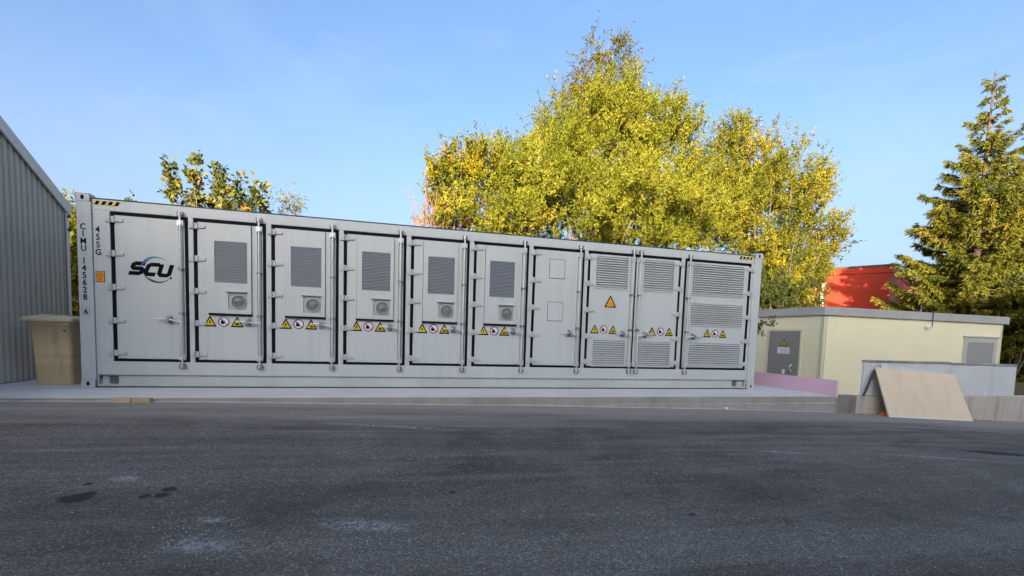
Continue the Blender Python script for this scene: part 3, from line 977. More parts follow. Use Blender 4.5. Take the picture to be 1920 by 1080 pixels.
# ---------------------------------------------------------------- wheeled bin
bin_ = thing('wheeled_bin', 'dirty beige plastic wheeled bin with closed lid between shed and container', 'bin', (-0.52, 0.62, 0.001), R(-4))
def rrect(hx, hy, r, z, n=5, oy=0.0):
    P = []
    for cx, cy, a0 in ((hx - r, hy - r, 0), (-hx + r, hy - r, 90), (-hx + r, -hy + r, 180), (hx - r, -hy + r, 270)):
        for k in range(n):
            a = R(a0 + 90 * k / (n - 1))
            P.append((cx + r * math.cos(a), cy + r * math.sin(a) + oy, z))
    return P
def loft(mb, rings, mi=0, cap0=True, cap1=True):
    n = len(rings[0])
    vs = [p for r_ in rings for p in r_]
    mb.raw(vs, [(i * n + k, i * n + (k + 1) % n, (i + 1) * n + (k + 1) % n, (i + 1) * n + k) for i in range(len(rings) - 1) for k in range(n)], mi, True)
    if cap0:
        mb.raw(rings[0], [tuple(range(n))[::-1]], mi)
    if cap1:
        mb.raw(rings[-1], [tuple(range(n))], mi)
g = MB()
loft(g, [rrect(0.235, 0.25, 0.05, 0.0), rrect(0.245, 0.262, 0.055, 0.03), rrect(0.254, 0.279, 0.05, 0.30), rrect(0.2575, 0.2825, 0.05, 0.312), rrect(0.258, 0.2835, 0.05, 0.345), rrect(0.2555, 0.2815, 0.05, 0.357), rrect(0.259, 0.287, 0.05, 0.46), rrect(0.262, 0.290, 0.05, 0.47), rrect(0.2625, 0.291, 0.05, 0.49), rrect(0.2605, 0.289, 0.05, 0.50), rrect(0.278, 0.325, 0.05, 0.93), rrect(0.30, 0.345, 0.05, 0.935), rrect(0.30, 0.345, 0.05, 0.985)])
g.build('body', M['bin'], bin_)
g = MB()
loft(g, [rrect(0.325, 0.365, 0.05, 0.975), rrect(0.338, 0.378, 0.05, 0.98), rrect(0.342, 0.382, 0.05, 1.03), rrect(0.335, 0.375, 0.06, 1.048), rrect(0.29, 0.33, 0.06, 1.05), rrect(0.27, 0.31, 0.06, 1.068), rrect(0.2, 0.22, 0.06, 1.07)], cap0=False)
g.box(-0.20, -0.02, -0.20, 0.1, 1.0705, 1.09)
g.box(0.05, 0.18, -0.20, 0.1, 1.0705, 1.085)
g.build('lid', M['bin_lid'], bin_)
g = MB()
g.tube((-0.30, 0.40, 1.02), (0.30, 0.40, 1.02), 0.016, n=8)
g.box(-0.395, -0.346, -0.30, 0.10, 0.975, 1.02)
g.build('handle_bar', M['bin_lid'], bin_)
for sx in (-0.26, 0.235):
    g = MB()
    g.tube((sx, 0.26, 0.10), (sx + 0.03, 0.26, 0.10), 0.099, n=18)
    g.build('wheel', M['black'], bin_)
g = MB()
g.tube((0.20, -0.324, 0.845), (0.20, -0.3, 0.845), 0.014, n=10)
g.build('drain_hole', M['void'], bin_)

# ---------------------------------------------------------------- things on and by the slab
for k, (px0, px1, mt, lab) in enumerate(((216, 250, 'wood', 'pale sawn wood block with a plain face lying against the pad kerb'), (252, 287, 'chip', 'speckled chipboard offcut lying against the pad kerb beside a wood block'))):
    a, b = at(px0, 748, -1.19), at(px1, 748, -1.19)
    z = zx(a.x, -1.2)
    g = MB()
    g.bbox(-(b.x - a.x) / 2, (b.x - a.x) / 2, -0.045, 0.04, 0.0, 0.062, 0.003)
    o = g.build('wood_block' if k == 0 else 'chipboard_offcut', M[mt], None, ((a.x + b.x) / 2, -1.235, z + 0.001))
    o.rotation_euler.z = R(1.5 if k == 0 else -1.0)
    tag(o, lab, 'wood block')
g = MB()
p = at(1361, 759, -1.24)
loft(g, [rrect(0.02, 0.018, 0.012, 0), rrect(0.045, 0.035, 0.02, 0.02), rrect(0.03, 0.028, 0.018, 0.05)])
tag(g.build('pebble', M['pebble'], None, (p.x, -1.26, zx(p.x, -1.26) + 0.001)), 'small white pebble at the foot of the pad kerb', 'pebble')

g = MB()                                                     # foam sheet on edge along the right side of the slab
g.box(0, 0.036, 0, 3.9, 0.0, 0.302, 0)
g.box(-0.0005, 0.0365, -0.012, -0.0005, -0.06, 0.304, 1)
tag(g.build('foam_board', [M['pink'], M['pinkcut']], None, (13.133, -1.135, 0.003)), 'pink insulation foam board standing on edge along the pad', 'foam board')

# retaining wall right of the slab
rw = thing('retaining_wall', 'low stained concrete retaining wall running right from the pad', 'wall', (13.2, -1.12, -0.9))
ends = [13.152, 13.70, 17.38, 20.6, 26.0]
for k in range(4):
    g = MB()
    a, b = ends[k] + 0.004, ends[k + 1] - 0.004
    dz = 0.004 * (k % 2)
    g.bbox(a - 13.2, b - 13.2, 0.0 + dz, 0.22, -0.35, 0.9 - 0.012 * k, 0.008)
    o = g.build('wall_block', M['retain_dark'] if k == 0 else M['retain'], rw)
    if k == 0:
        o['label'] = 'dark stained end block beside the pad'
pf = thing('panel_barrier', 'pale grey panel barrier of three panels standing on the low retaining wall', 'barrier', (13.9, -1.06, 0.0))
for k, (a, b, zb) in enumerate(((13.90, 16.30, 0.728), (16.312, 17.41, 0.71), (17.42, 18.36, 0.705))):
    g = MB()
    g.bbox(a - 13.9, b - 13.9, 0.0, 0.05, -0.008 * k - 0.004, zb - 0.05, 0.006)
    pn = g.build('panel', M['panel'], pf)
    g = MB()
    g.bbox(a - 13.9 - 0.003, b - 13.9 + 0.003, -0.012, 0.062, zb - 0.0495, zb, 0.008)
    g.build('panel_cap', M['panel_top'], pn)

def leaning(name, tl, tr, br, bl, th, mats, label, edge=0.02):
    """a sheet leaning back: four front corners and its thickness"""
    TL, TR, BR, BL = (Vector(q) for q in (tl, tr, br, bl))
    nn = (TR - TL).cross(BL - TL).normalized()
    if nn.y < 0:
        nn = -nn
    base = (BL + BR) / 2
    g = MB()
    fr = [q - base for q in (BL, BR, TR, TL)]
    bk = [q + nn * th for q in fr]
    g.face(fr, 0)
    g.face(bk[::-1], 1)
    for k in range(4):
        g.face([fr[k], bk[k], bk[(k + 1) % 4], fr[(k + 1) % 4]], 2 if k == 0 else 1)
    e = (fr[3] - fr[0]).normalized() * edge                  # unpainted strip along the foot
    f2 = [fr[0] - nn * 0.0015, fr[1] - nn * 0.0015, fr[1] - nn * 0.0015 + e, fr[0] - nn * 0.0015 + e]
    g.face(f2, 2)
    return tag(g.build(name, mats, None, base), label, 'board')
tl, tr = at(1641, 688, -1.17), at(1790, 703, -1.17)
bl, br = at(1667, 784, -1.50), at(1825, 791, -1.50)
bl.z = max(bl.z, zx(bl.x, -1.5) + 0.004)
br.z = max(br.z, zx(br.x, -1.5) + 0.004)
leaning('plywood_sheet', tl, tr, br, bl, 0.022, [M['ply'], M['ply_edge'], M['ply_white']], 'large tan plywood sheet leaning in front against the grey panel barrier')
sh = Vector((0.0, 0.045, 0.0))
leaning('backing_board', at(1652, 681, -1.135), at(1786, 702, -1.135), br + Vector((-0.15, 0.06, 0.03)), bl + Vector((0.03, 0.06, 0.01)), 0.016, [M['panel'], M['ply_edge'], M['ply_edge']], 'pale board behind the tan plywood sheet with only its top edge showing')
g = MB()
a, b = at(1641, 692, -1.13), at(1619, 742, -1.20)
mid = (a + b) / 2
g.tube(b - b, a - b, 0.022, n=8)
tag(g.build('leaning_bar', M['seal'], None, b + Vector((0, 0, 0.0))), 'thin dark bar leaning on the barrier end left of the plywood', 'bar')
g = MB()
p = yard_pt(1655, 777)
k = 14
pts = []
for j in range(5):
    for t in range(k):
        rr = (0.17 * (1 - j / 4.6)) * (0.7 + 0.6 * noise.noise(Vector((math.cos(2 * math.pi * t / k) * 1.7, math.sin(2 * math.pi * t / k) * 1.7, j * 0.9))) + 0.3)
        pts.append((rr * 1.25 * math.cos(2 * math.pi * t / k), rr * 0.45 * math.sin(2 * math.pi * t / k), 0.035 * j * (0.8 + 0.7 * noise.noise(Vector((t * 0.8, j, 5))))))
g.raw(pts, [(j * k + t, j * k + (t + 1) % k, (j + 1) * k + (t + 1) % k, (j + 1) * k + t) for j in range(4) for t in range(k)] + [tuple(4 * k + t for t in range(k))])
tag(g.build('crumpled_bag', M['rag'], None, (14.3, -1.30, zx(14.3, -1.3) + 0.001)), 'crumpled orange plastic bag on the asphalt left of the plywood', 'bag')

# loose pale grit on the asphalt
g = MB()
for (px, py, sx, sy, n) in ((365, 1020, 90, 26, 130), (690, 985, 110, 45, 150), (230, 895, 60, 18, 60), (380, 975, 60, 22, 60), (960, 1010, 500, 60, 170), (1500, 1030, 300, 40, 110), (1100, 880, 500, 60, 70), (500, 905, 120, 20, 40), (1690, 855, 120, 12, 40)):
    for k in range(n):
        p = yard_pt(px + rnd.gauss(0, sx), min(1110, max(790, py + rnd.gauss(0, sy))))
        r_ = rnd.choice((0.0022, 0.003, 0.004, 0.0055))
        a0 = rnd.uniform(0, 6.28)
        q = [(p.x + r_ * rnd.uniform(0.7, 1.3) * math.cos(a0 + t * 1.571), p.y + r_ * rnd.uniform(0.7, 1.3) * math.sin(a0 + t * 1.571), zx(p.x, p.y) + 0.0002) for t in range(4)]
        g.raw(q + [(p.x, p.y, zx(p.x, p.y) + r_ * 0.8)], [(0, 1, 4), (1, 2, 4), (2, 3, 4), (3, 0, 4)])
o = g.build('grit', M['grit'])
o['kind'] = 'stuff'
tag(o, 'pale loose grit scattered over the dark asphalt', 'grit')

# ---------------------------------------------------------------- cream utility hut
HX, HY = 15.545, 1.47
hut = thing('utility_hut', 'cream flat-roofed utility hut with grey fascia behind the retaining wall', 'hut', (HX, HY, -0.56))
hz = lambda z: z + 0.56
g = MB()
g.box(0, 6.65, 0.0, 3.4, 0.0, hz(1.785))
g.build('wall', M['cream'], hut)
g = MB()
g.box(-0.06, 6.81, -0.06, 3.46, hz(1.787), hz(1.995))
g.box(-0.04, 6.79, -0.04, 3.44, hz(1.995), hz(2.005))
g.build('roof_fascia', M['fascia'], hut)
g = MB()
g.box(6.57, 6.655, -0.008, -0.001, 0.0, hz(1.784))
g.build('corner_trim', M['hut_trim'], hut)
g = MB()
g.box(-0.008, 0.077, -0.008, -0.001, 0.0, hz(1.784))
g.box(-0.008, -0.001, -0.008, 0.09, 0.0, hz(1.784))
g.box(0.105, 0.112, -0.004, -0.0005, 0.0, hz(1.784), 1)
g.build('corner_trim', [M['hut_trim'], M['seal']], hut)
g = MB()
g.box(-0.012, -0.001, 0.685, 1.80, 0.0, hz(1.36))
hd = g.build('door', M['hut_door'], hut)
g = MB()
for q in ((0.62, 0.684, 0.0, hz(1.42)), (1.801, 1.865, 0.0, hz(1.42)), (0.684, 1.801, hz(1.361), hz(1.42))):
    g.box(-0.022, -0.001, q[0], q[1], q[2], q[3])
g.build('frame', M['hut_trim'], hd)
g = MB()
def ypoly(pts, x, mi):
    g.face([(x, a, b) for a, b in pts][::-1], mi)
ypoly([(1.10, hz(0.945)), (1.37, hz(0.945)), (1.235, hz(1.13))][::-1], -0.015, 0)
ypoly([(1.135, hz(0.965)), (1.335, hz(0.965)), (1.235, hz(1.095))][::-1], -0.0165, 1)
ypoly([(1.22, hz(0.975)), (1.25, hz(0.975)), (1.24, hz(1.06)), (1.23, hz(1.06))][::-1], -0.018, 0)
g.build('warning_sign', [M['ink'], M['yellow']], hd)
g = MB()
g.box(-0.016, -0.0125, 1.02, 1.45, hz(0.715), hz(0.895))
for q in range(3):
    g.box(-0.0175, -0.0165, 1.07, 1.40 - 0.06 * (q % 2), hz(0.75 + 0.045 * q), hz(0.762 + 0.045 * q), 1)
g.build('notice_plate', [M['white'], M['fan']], hd)
g = MB()
g.box(-0.05, -0.0125, 1.14, 1.20, hz(0.13), hz(0.26))
g.build('lock_case', M['white'], hd)
g = MB()
g.path([(-0.02, 0.92, hz(0.22)), (-0.07, 0.93, hz(0.30)), (-0.075, 0.90, hz(0.38)), (-0.03, 0.89, hz(0.42))], [0.022, 0.026, 0.024, 0.018], 8)
g.build('handle', M['zinc'], hd)
g = MB()
g.box(5.25, 6.32, -0.012, -0.001, hz(0.15), hz(1.215))
hh = g.build('hatch', M['hatch'], hut)
g = MB()
for q in ((5.10, 5.249, hz(0.1), hz(1.36)), (6.321, 6.47, hz(0.1), hz(1.36)), (5.249, 6.321, hz(1.216), hz(1.36))):
    g.box(q[0], q[1], -0.026, -0.001, q[2], q[3])
g.box(5.06, 6.51, -0.05, -0.001, hz(1.362), hz(1.40))
g.build('hatch_frame', M['hatch_frame'], hh)
g = MB()
g.tube((3.70, -0.09, hz(1.62)), (3.70, -0.09, hz(2.0)), 0.012, n=6)
g.path([(3.70, -0.08, hz(1.62)), (3.64, -0.10, hz(1.60)), (3.58, -0.11, hz(1.62))], [0.012, 0.012, 0.012], 6)
g.tube((3.58, -0.12, hz(1.60)), (3.52, -0.14, hz(1.63)), 0.03, 0.055, n=10, mi=1)
g.build('lamp_bracket', [M['seal'], M['white']], hut)

# ---------------------------------------------------------------- red building, terracotta house and picket fence behind the hut
d = ray(1672, 495)
c_ = CAM + d * (32 / math.hypot(d.x, d.y))
a_ = math.atan2(-0.72, -0.69)
rb = thing('red_building', 'bright red flat-roofed building partly hidden by the spruce behind the hut', 'building', (c_.x, c_.y, -0.15))
e1 = Vector((-0.5, 0.866, 0)).normalized()
e2 = Vector((0.866, 0.5, 0)).normalized()
zt = c_.z + 0.15
dl = ray(1549, 500)
LF = (dl.x * (c_.y - CAM.y) - dl.y * (c_.x - CAM.x)) / (dl.y * e1.x - dl.x * e1.y)
RF = 11.0
def redbox(mb, o, l1, l2, z0, z1, mi=0):
    b0 = e1 * o[0] + e2 * o[1]
    P = [b0, b0 + e2 * l2, b0 + e2 * l2 + e1 * l1, b0 + e1 * l1]
    mb.hexa([p + Vector((0, 0, z0)) for p in P] + [p + Vector((0, 0, z1)) for p in P], mi)
g = MB()
redbox(g, (0, 0), LF, RF, 0.0, zt - 0.42)
g.build('wall', M['redpaint'], rb)
g = MB()
redbox(g, (-0.05, -0.05), LF + 0.1, RF + 0.1, zt - 0.418, zt - 0.09)
g.build('fascia', M['redpaint'], rb)
g = MB()
redbox(g, (-0.09, -0.09), LF + 0.18, RF + 0.18, zt - 0.088, zt)
g.build('roof_edge', M['roof_dark'], rb)
g = MB()
redbox(g, (LF - 0.02, -0.17), 0.14, 0.14, 0.0, zt - 0.43)
redbox(g, (LF - 0.06, -0.21), 0.22, 0.22, zt - 0.86, zt - 0.70)
g.build('downpipe', M['picket'], rb)

hs = at(1490, 545, 19.0)
house = thing('terracotta_house', 'terracotta coloured house wall glimpsed through the tree right of the container', 'house', (hs.x, 19.0, -0.12))
g = MB()
g.box(-5.0, 3.6, 0.0, 6.0, 0.0, hs.z + 1.0)
g.build('wall', M['brick'], house)
g = MB()
g.hexa([(-5.4, -0.5, hs.z + 0.95), (4.0, -0.5, hs.z + 0.95), (4.0, 6.5, hs.z + 1.0), (-5.4, 6.5, hs.z + 1.0), (-5.4, -0.5, hs.z + 1.1), (4.0, -0.5, hs.z + 1.1), (4.0, 3.0, hs.z + 2.4), (-5.4, 3.0, hs.z + 2.4)])
g.build('roof', M['brick'], house)
fence = thing('picket_fence', 'cream picket fence half hidden by leaves behind the hut roof', 'fence', (at(1425, 570, 17.0).x, 17.0, -0.12))
fl = at(1552, 570, 17.0).x - fence.location.x
pm = MB()
pm.hexa([(-0.09, 0, 0), (0.09, 0, 0), (0.09, 0.03, 0), (-0.09, 0.03, 0), (-0.09, 0, 3.45), (0.09, 0, 3.45), (0.09, 0.03, 3.45), (-0.09, 0.03, 3.45)])
pm = pm.mesh('picket', M['picket'])
for k in range(int(fl / 0.42) + 1):
    put('picket', pm, fence, (k * 0.42, 0, 0.02 + 0.03 * rnd.random()))
g = MB()
for z in (0.8, 2.9):
    g.box(-0.1, fl + 0.2, 0.031, 0.08, z, z + 0.1)
g.build('rail', M['picket'], fence)

# unseen building behind the photographer, inferred from the shade and sized to cast it
wh = thing('unseen_warehouse', 'wide grey metal building out of view, added to shade yard and container', 'unseen_warehouse', (4, -21.0, -1.0))
g = MB()
g.box(-62, 48, -18, 0, 0, 9.5)
g.build('wall', M['ware'], wh)  # wall of the added unseen building
g = MB()
g.box(-62.2, 48.2, -18.2, 0.2, 9.502, 9.75)
g.build('roof', M['shed'], wh)  # roof of the added unseen building
for k in range(6):
    g = MB()
    g.box(-36 + k * 13, -31.5 + k * 13, 0.0005, 0.06, 0.55, 4.8)
    g.build('unseen_loading_door', M['hatch'], wh)

# ---------------------------------------------------------------- foliage
def leaf_object(name, pos, dirs, ln, wd, tone, mat, parent=None, face=None):
    """one rhombic leaf per row of pos"""
    n = len(pos)
    dirs = dirs / (np.linalg.norm(dirs, axis=1, keepdims=True) + 1e-9)
    side = np.cross(dirs, rng.normal(size=(n, 3)) if face is None else face)
    side /= (np.linalg.norm(side, axis=1, keepdims=True) + 1e-9)
    nrm = np.cross(dirs, side)
    ln = np.asarray(ln).reshape(-1, 1)
    wd = np.asarray(wd).reshape(-1, 1)
    v = np.empty((n, 4, 3), np.float32)
    v[:, 0] = pos
    v[:, 1] = pos + dirs * ln * 0.45 + side * wd * 0.5 + nrm * wd * 0.15
    v[:, 2] = pos + dirs * ln
    v[:, 3] = pos + dirs * ln * 0.45 - side * wd * 0.5 + nrm * wd * 0.15
    me = bpy.data.meshes.new(name)
    me.vertices.add(n * 4)
    me.vertices.foreach_set('co', v.ravel())
    me.loops.add(n * 4)
    me.loops.foreach_set('vertex_index', np.arange(n * 4, dtype=np.int32))
    me.polygons.add(n)
    me.polygons.foreach_set('loop_start', np.arange(0, n * 4, 4, dtype=np.int32))
    me.polygons.foreach_set('loop_total', np.full(n, 4, np.int32))
    at_ = me.attributes.new('tone', 'FLOAT', 'FACE')
    at_.data.foreach_set('value', np.clip(tone, 0, 1).astype(np.float32))
    me.materials.append(mat)
    me.update()
    me.validate()
    return put(name, me, parent)

def shoots(blobs, leaves, length, upw, out=0.5, jit=0.45, inner=0.5, seed=1.0, lump=0.35, tone_mu=0.5, tone_sd=0.2, per=13, clump=0.5):
    """tufts of shoots filling lumpy ellipsoids; returns leaf anchors, directions, facing and tone"""
    A, D, T, FN = [], [], [], []
    for bi, (c, rx, ry, rz, n) in enumerate(blobs):
        c = np.array(c)
        nc = max(3, n // per)
        u = rng.normal(size=(nc, 3))
        u /= np.linalg.norm(u, axis=1, keepdims=True)
        lum = np.array([noise.noise(Vector(q) * 2.3 + Vector((seed, bi * 3.1, 0))) for q in u])
        rr = (1 - (1 - inner) * rng.random(nc) ** 1.4) * (1 + lump * lum)
        cc = c + u * rr[:, None] * np.array([rx, ry, rz])
        csz = min(clump, 0.5 * min(rx, rz) + 0.05) * (0.6 + 0.8 * rng.random(nc))
        ctone = np.clip(tone_mu + tone_sd * rng.normal(size=nc) + 0.3 * lum, 0, 1)
        k = rng.integers(0, nc, n)
        v = rng.normal(size=(n, 3))
        v /= np.linalg.norm(v, axis=1, keepdims=True)
        v = v + 0.45 * u[k] + np.array([0, 0, 0.25])
        base = cc[k] + v * (csz[k] * (0.35 + 0.65 * rng.random(n)))[:, None] * 0.75
        d = v * out + u[k] * 0.2 + np.array([0, 0, upw]) + rng.normal(size=(n, 3)) * jit
        d /= np.linalg.norm(d, axis=1, keepdims=True)
        ln = length * (0.5 + 1.0 * rng.random(n))
        tone = ctone[k] + 0.05 * rng.normal(size=n)
        t = rng.random((n, leaves))
        pos = base[:, None] + d[:, None] * (t * ln[:, None])[..., None] + rng.normal(size=(n, leaves, 3)) * 0.045
        dd = d[:, None] * 0.7 + rng.normal(size=(n, leaves, 3)) * 0.6
        fn = (v * 0.7)[:, None] + np.array([0, 0, 0.35]) + rng.normal(size=(n, leaves, 3)) * 0.45
        A.append(pos.reshape(-1, 3))
        D.append(dd.reshape(-1, 3))
        FN.append(fn.reshape(-1, 3))
        T.append((tone[:, None] + 0.04 * rng.normal(size=(n, leaves))).ravel())
    return np.concatenate(A), np.concatenate(D), np.concatenate(T), np.concatenate(FN)

def ball(px, py, rx, ry, Y, n, depth=None):
    """ellipsoid of leaves whose outline sits at a measured place of the photograph, Y metres back"""
    c = at(px, py, Y)
    sc_ = ((c - CAM).dot(fwd)) / F
    return (tuple(c), rx * sc_, (depth if depth else max(rx, 30)) * sc_, ry * sc_, n)

def limbs(mb, base, targets, r0, bends=0.25):
    top = Vector(base)
    for t in targets:
        t = Vector(t)
        a = Vector(base)
        pts = [a]
        for q in (0.3, 0.55, 0.8, 1.0):
            p = a.lerp(t, q)
            p.z = a.z + (t.z - a.z) * (q ** 0.75)
            p += Vector((rnd.uniform(-1, 1), rnd.uniform(-1, 1), 0)) * bends * (1 - abs(q - 0.55))
            pts.append(p)
        mb.path(pts, [r0, r0 * 0.72, r0 * 0.5, r0 * 0.3, r0 * 0.1], 6)

def tree(name, label, base_xy, blobs, mat, leaves, length, ll, lw_, upw, bark='bark', r0=0.16, group=None, cat='tree', tr_n=None, **kw):
    b = Vector((base_xy[0], base_xy[1], -0.13))
    t = thing(name, label, cat, b, 0, group)
    A, D, T, FN = shoots(blobs, leaves, length, upw, **kw)
    A = A - np.array(b)
    n = len(A)
    leaf_object('crown', A, D, ll * (0.6 + 0.8 * rng.random(n)), lw_ * (0.6 + 0.8 * rng.random(n)), T, mat, t, FN)
    g = MB()
    tg = []
    for (c, rx, ry, rz, n_) in blobs:
        for q in range(tr_n or 2):
            tg.append(Vector((c[0] + rnd.uniform(-0.7, 0.7) * rx, c[1] + rnd.uniform(-0.7, 0.7) * ry, c[2] + rnd.uniform(0.0, 0.85) * rz)) - b)
    limbs(g, (0, 0, 0), tg, r0)
    g.build('trunk', M[bark], t)
    return t

# broad willow behind the container
Yw = 13.0
wb = [ball(1150, 300, 125, 118, Yw, 1500), ball(1040, 345, 115, 100, Yw - 0.5, 1150), ball(1240, 345, 95, 108, Yw, 1000), ball(930, 392, 88, 70, Yw - 0.8, 800),
      ball(1090, 410, 190, 70, Yw - 2.0, 1400), ball(1272, 238, 20, 30, Yw, 70, 30), ball(1165, 215, 50, 46, Yw, 330), ball(1310, 405, 66, 78, Yw - 0.5, 640), ball(1215, 420, 120, 60, Yw - 2, 800),
      ball(1075, 245, 62, 50, Yw + 0.3, 360), ball(1218, 238, 52, 48, Yw + 0.2, 270), ball(985, 320, 60, 60, Yw, 300)]
bx = at(1100, 500, Yw)
tree('willow_tree', 'broad yellow-green willow with a dense wide crown behind the middle of the container', (bx.x, Yw), wb, leaf_willow, 36, 0.55, 0.115, 0.044, 0.85, 'bark', 0.16, seed=2.0, lump=0.30, tone_mu=0.58, tone_sd=0.12, clump=0.75, per=16)
# birch rising above it
Yb = 19.0
bb = [ball(1130, 135, 44, 42, Yb, 150), ball(1132, 185, 58, 46, Yb, 200), ball(1085, 212, 50, 32, Yb, 130), ball(1110, 100, 14, 22, Yb, 34), ball(1138, 92, 13, 22, Yb, 34), ball(1165, 112, 14, 20, Yb, 30), ball(1180, 142, 12, 16, Yb, 22), ball(1100, 270, 90, 60, Yb, 200), ball(1042, 232, 28, 22, Yb, 40)]
bx = at(1130, 400, Yb)
tree('birch_tree', 'tall airy birch whose narrow top rises above the willow', (bx.x, Yb), bb, leaf_birch, 30, 1.0, 0.13, 0.06, -0.35, 'bark', 0.07, seed=5.0, lump=0.4, jit=0.6, tr_n=3)
# golden shrub at the left of the willow
Ys = 12.0
gb = [ball(858, 318, 20, 38, Ys, 85), ball(905, 318, 42, 32, Ys, 150), ball(832, 355, 20, 46, Ys, 80), ball(800, 335, 10, 26, Ys, 26), ball(858, 375, 40, 50, Ys, 170), ball(835, 415, 34, 26, Ys, 80), ball(950, 305, 24, 20, Ys + 0.8, 50), ball(815, 375, 12, 40, Ys, 30)]
bx = at(850, 500, Ys)
tree('golden_shrub', 'golden autumn shrub with upright shoots at the left edge of the willow', (bx.x, Ys), gb, leaf_gold, 30, 0.6, 0.12, 0.06, 0.8, 'twig', 0.07, cat='shrub', seed=8.0, tone_mu=0.45, tone_sd=0.24, tr_n=3)
# bare reddish stems beside it
p = at(795, 440, 11.0)
bs = thing('bare_shrub', 'bare reddish twiggy shrub left of the golden shrub above the container', 'shrub', (p.x, 11.0, -0.12))
g = MB()
for k in range(15):
    q = at(rnd.uniform(764, 840), rnd.uniform(345, 400), 11.0 + rnd.uniform(-0.5, 0.5)) - Vector(bs.location)
    mid = Vector((q.x * 0.4, q.y * 0.4, q.z * 0.55))
    g.path([(0, 0, 0), mid, q], [0.035, 0.02, 0.006], 5)
    for j in range(4):
        a = mid.lerp(q, rnd.uniform(0.1, 0.9))
        g.path([a, a + Vector((rnd.uniform(-0.4, 0.3), rnd.uniform(-0.2, 0.2), rnd.uniform(0.2, 0.6)))], [0.009, 0.004], 4)
g.build('stem', M['twig'], bs)
# tree behind the right end
Yr = 14.0
rbx = [ball(1400, 315, 72, 62, Yr, 577), ball(1478, 345, 62, 58, Yr, 525), ball(1440, 410, 100, 66, Yr, 735), ball(1515, 450, 48, 42, Yr, 245), ball(1382, 268, 22, 34, Yr, 105), ball(1502, 515, 46, 32, Yr, 210), ball(1446, 525, 56, 36, Yr, 332),
       ball(1362, 395, 56, 66, Yr, 420), ball(1545, 425, 30, 30, Yr, 87), ball(1515, 350, 26, 36, Yr, 140), ball(1440, 480, 60, 40, Yr - 1.0, 227), ball(1338, 350, 46, 80, Yr - 0.5, 420), ball(1400, 400, 80, 70, Yr - 0.6, 420), ball(1560, 458, 28, 18, Yr, 70), ball(1475, 500, 70, 40, Yr - 0.8, 260), ball(1470, 545, 70, 22, Yr - 1.5, 227)]
bx = at(1440, 560, Yr)
tree('ash_tree', 'loose yellow-green tree behind the right end of the container', (bx.x, Yr), rbx, leaf_ash, 30, 0.6, 0.125, 0.052, 0.7, 'bark', 0.14, seed=11.0, lump=0.45, clump=0.7, tone_mu=0.5, tone_sd=0.22)
bx = at(1480, 600, 11.5)
tree('dark_shrub', 'dark green shrub low behind the hut roof under the loose tree', (bx.x, 11.5), [ball(1455, 562, 46, 30, 11.5, 230), ball(1515, 566, 34, 22, 12.0, 120), ball(1440, 530, 26, 22, 11.5, 70)], leaf_hedge, 26, 0.5, 0.11, 0.05, 0.5, 'bark', 0.05, cat='shrub', seed=31.0, clump=0.5)
# young maple above the left doors
Ym = 7.0
def spire(px, top, bot, wpx, Y, n):
    """slim upright shoot of leaves"""
    out = []
    steps = 4
    for k in range(steps):
        f = (k + 0.5) / steps
        out.append(ball(px + rnd.uniform(-3, 3), top + (bot - top) * f, wpx * (0.5 + 0.6 * f), (bot - top) / steps * 0.6, Y, int(n * (0.5 + f)), wpx * (0.6 + f)))
    return out
mb_ = spire(324, 302, 370, 6, Ym, 13) + spire(367, 292, 378, 7, Ym, 16) + spire(412, 304, 383, 7, Ym + 0.3, 16) + spire(447, 332, 390, 5, Ym, 9) + spire(482, 346, 395, 6, Ym, 12) + [ball(395, 392, 60, 9, Ym + 0.2, 60, 40), ball(465, 402, 40, 8, Ym, 30, 30), ball(345, 368, 14, 6, Ym, 8, 14), ball(430, 362, 14, 8, Ym, 9, 14)]
bx = at(400, 480, Ym)
mt = tree('maple_sapling', 'young maple with large leaves on upright shoots above the left doors', (bx.x, Ym), mb_, leaf_maple, 6, 0.14, 0.125, 0.095, 0.35, 'bark', 0.04, seed=14.0, lump=0.25, tone_mu=0.4, tone_sd=0.28, per=4, inner=0.1, tr_n=1)
# weeping golden twigs and a lone tip beside it
bx = at(532, 450, 8.0)
tree('weeping_sapling', 'small golden sapling with drooping twigs right of the young maple', (bx.x, 8.0), [ball(535, 385, 20, 18, 8.0, 34, 20), ball(520, 392, 16, 12, 8.0, 16, 16)], leaf_gold, 16, 0.45, 0.12, 0.03, -0.6, 'twig', 0.03, seed=17.0, tone_mu=0.6, tone_sd=0.2)
bx = at(247, 420, 7.0)
tree('lone_sapling', 'single leafy sapling tip above the container left of the maple', (bx.x, 7.0), [ball(247, 371, 3, 6, 7.0, 3, 4)], leaf_maple, 5, 0.12, 0.12, 0.07, 0.6, 'bark', 0.02, seed=18.0, tone_mu=0.3, tone_sd=0.1, tr_n=1)
# bush seen between shed and container
Yq = 7.5
bx = at(136, 640, Yq)
tree('golden_bush', 'tall golden bush in the gap between shed and container', (bx.x, Yq), [ball(138, 480, 34, 66, Yq, 150), ball(132, 560, 40, 70, Yq, 200), ball(140, 620, 40, 60, Yq, 120), ball(128, 425, 16, 22, Yq, 24)], leaf_gold, 24, 0.6, 0.12, 0.06, 0.6, 'bark', 0.06, cat='bush', seed=21.0, tone_mu=0.42, tone_sd=0.2)

bx = at(1434, 700, 2.6)
tree('corner_twig', 'small dark leafy branch peeping past the right end of the container', (12.75, 2.3), [ball(1430, 612, 9, 16, 2.3, 26, 14)], leaf_hedge, 10, 0.15, 0.07, 0.035, 0.2, 'bark', 0.02, cat='shrub', seed=33.0, per=5, tr_n=2)
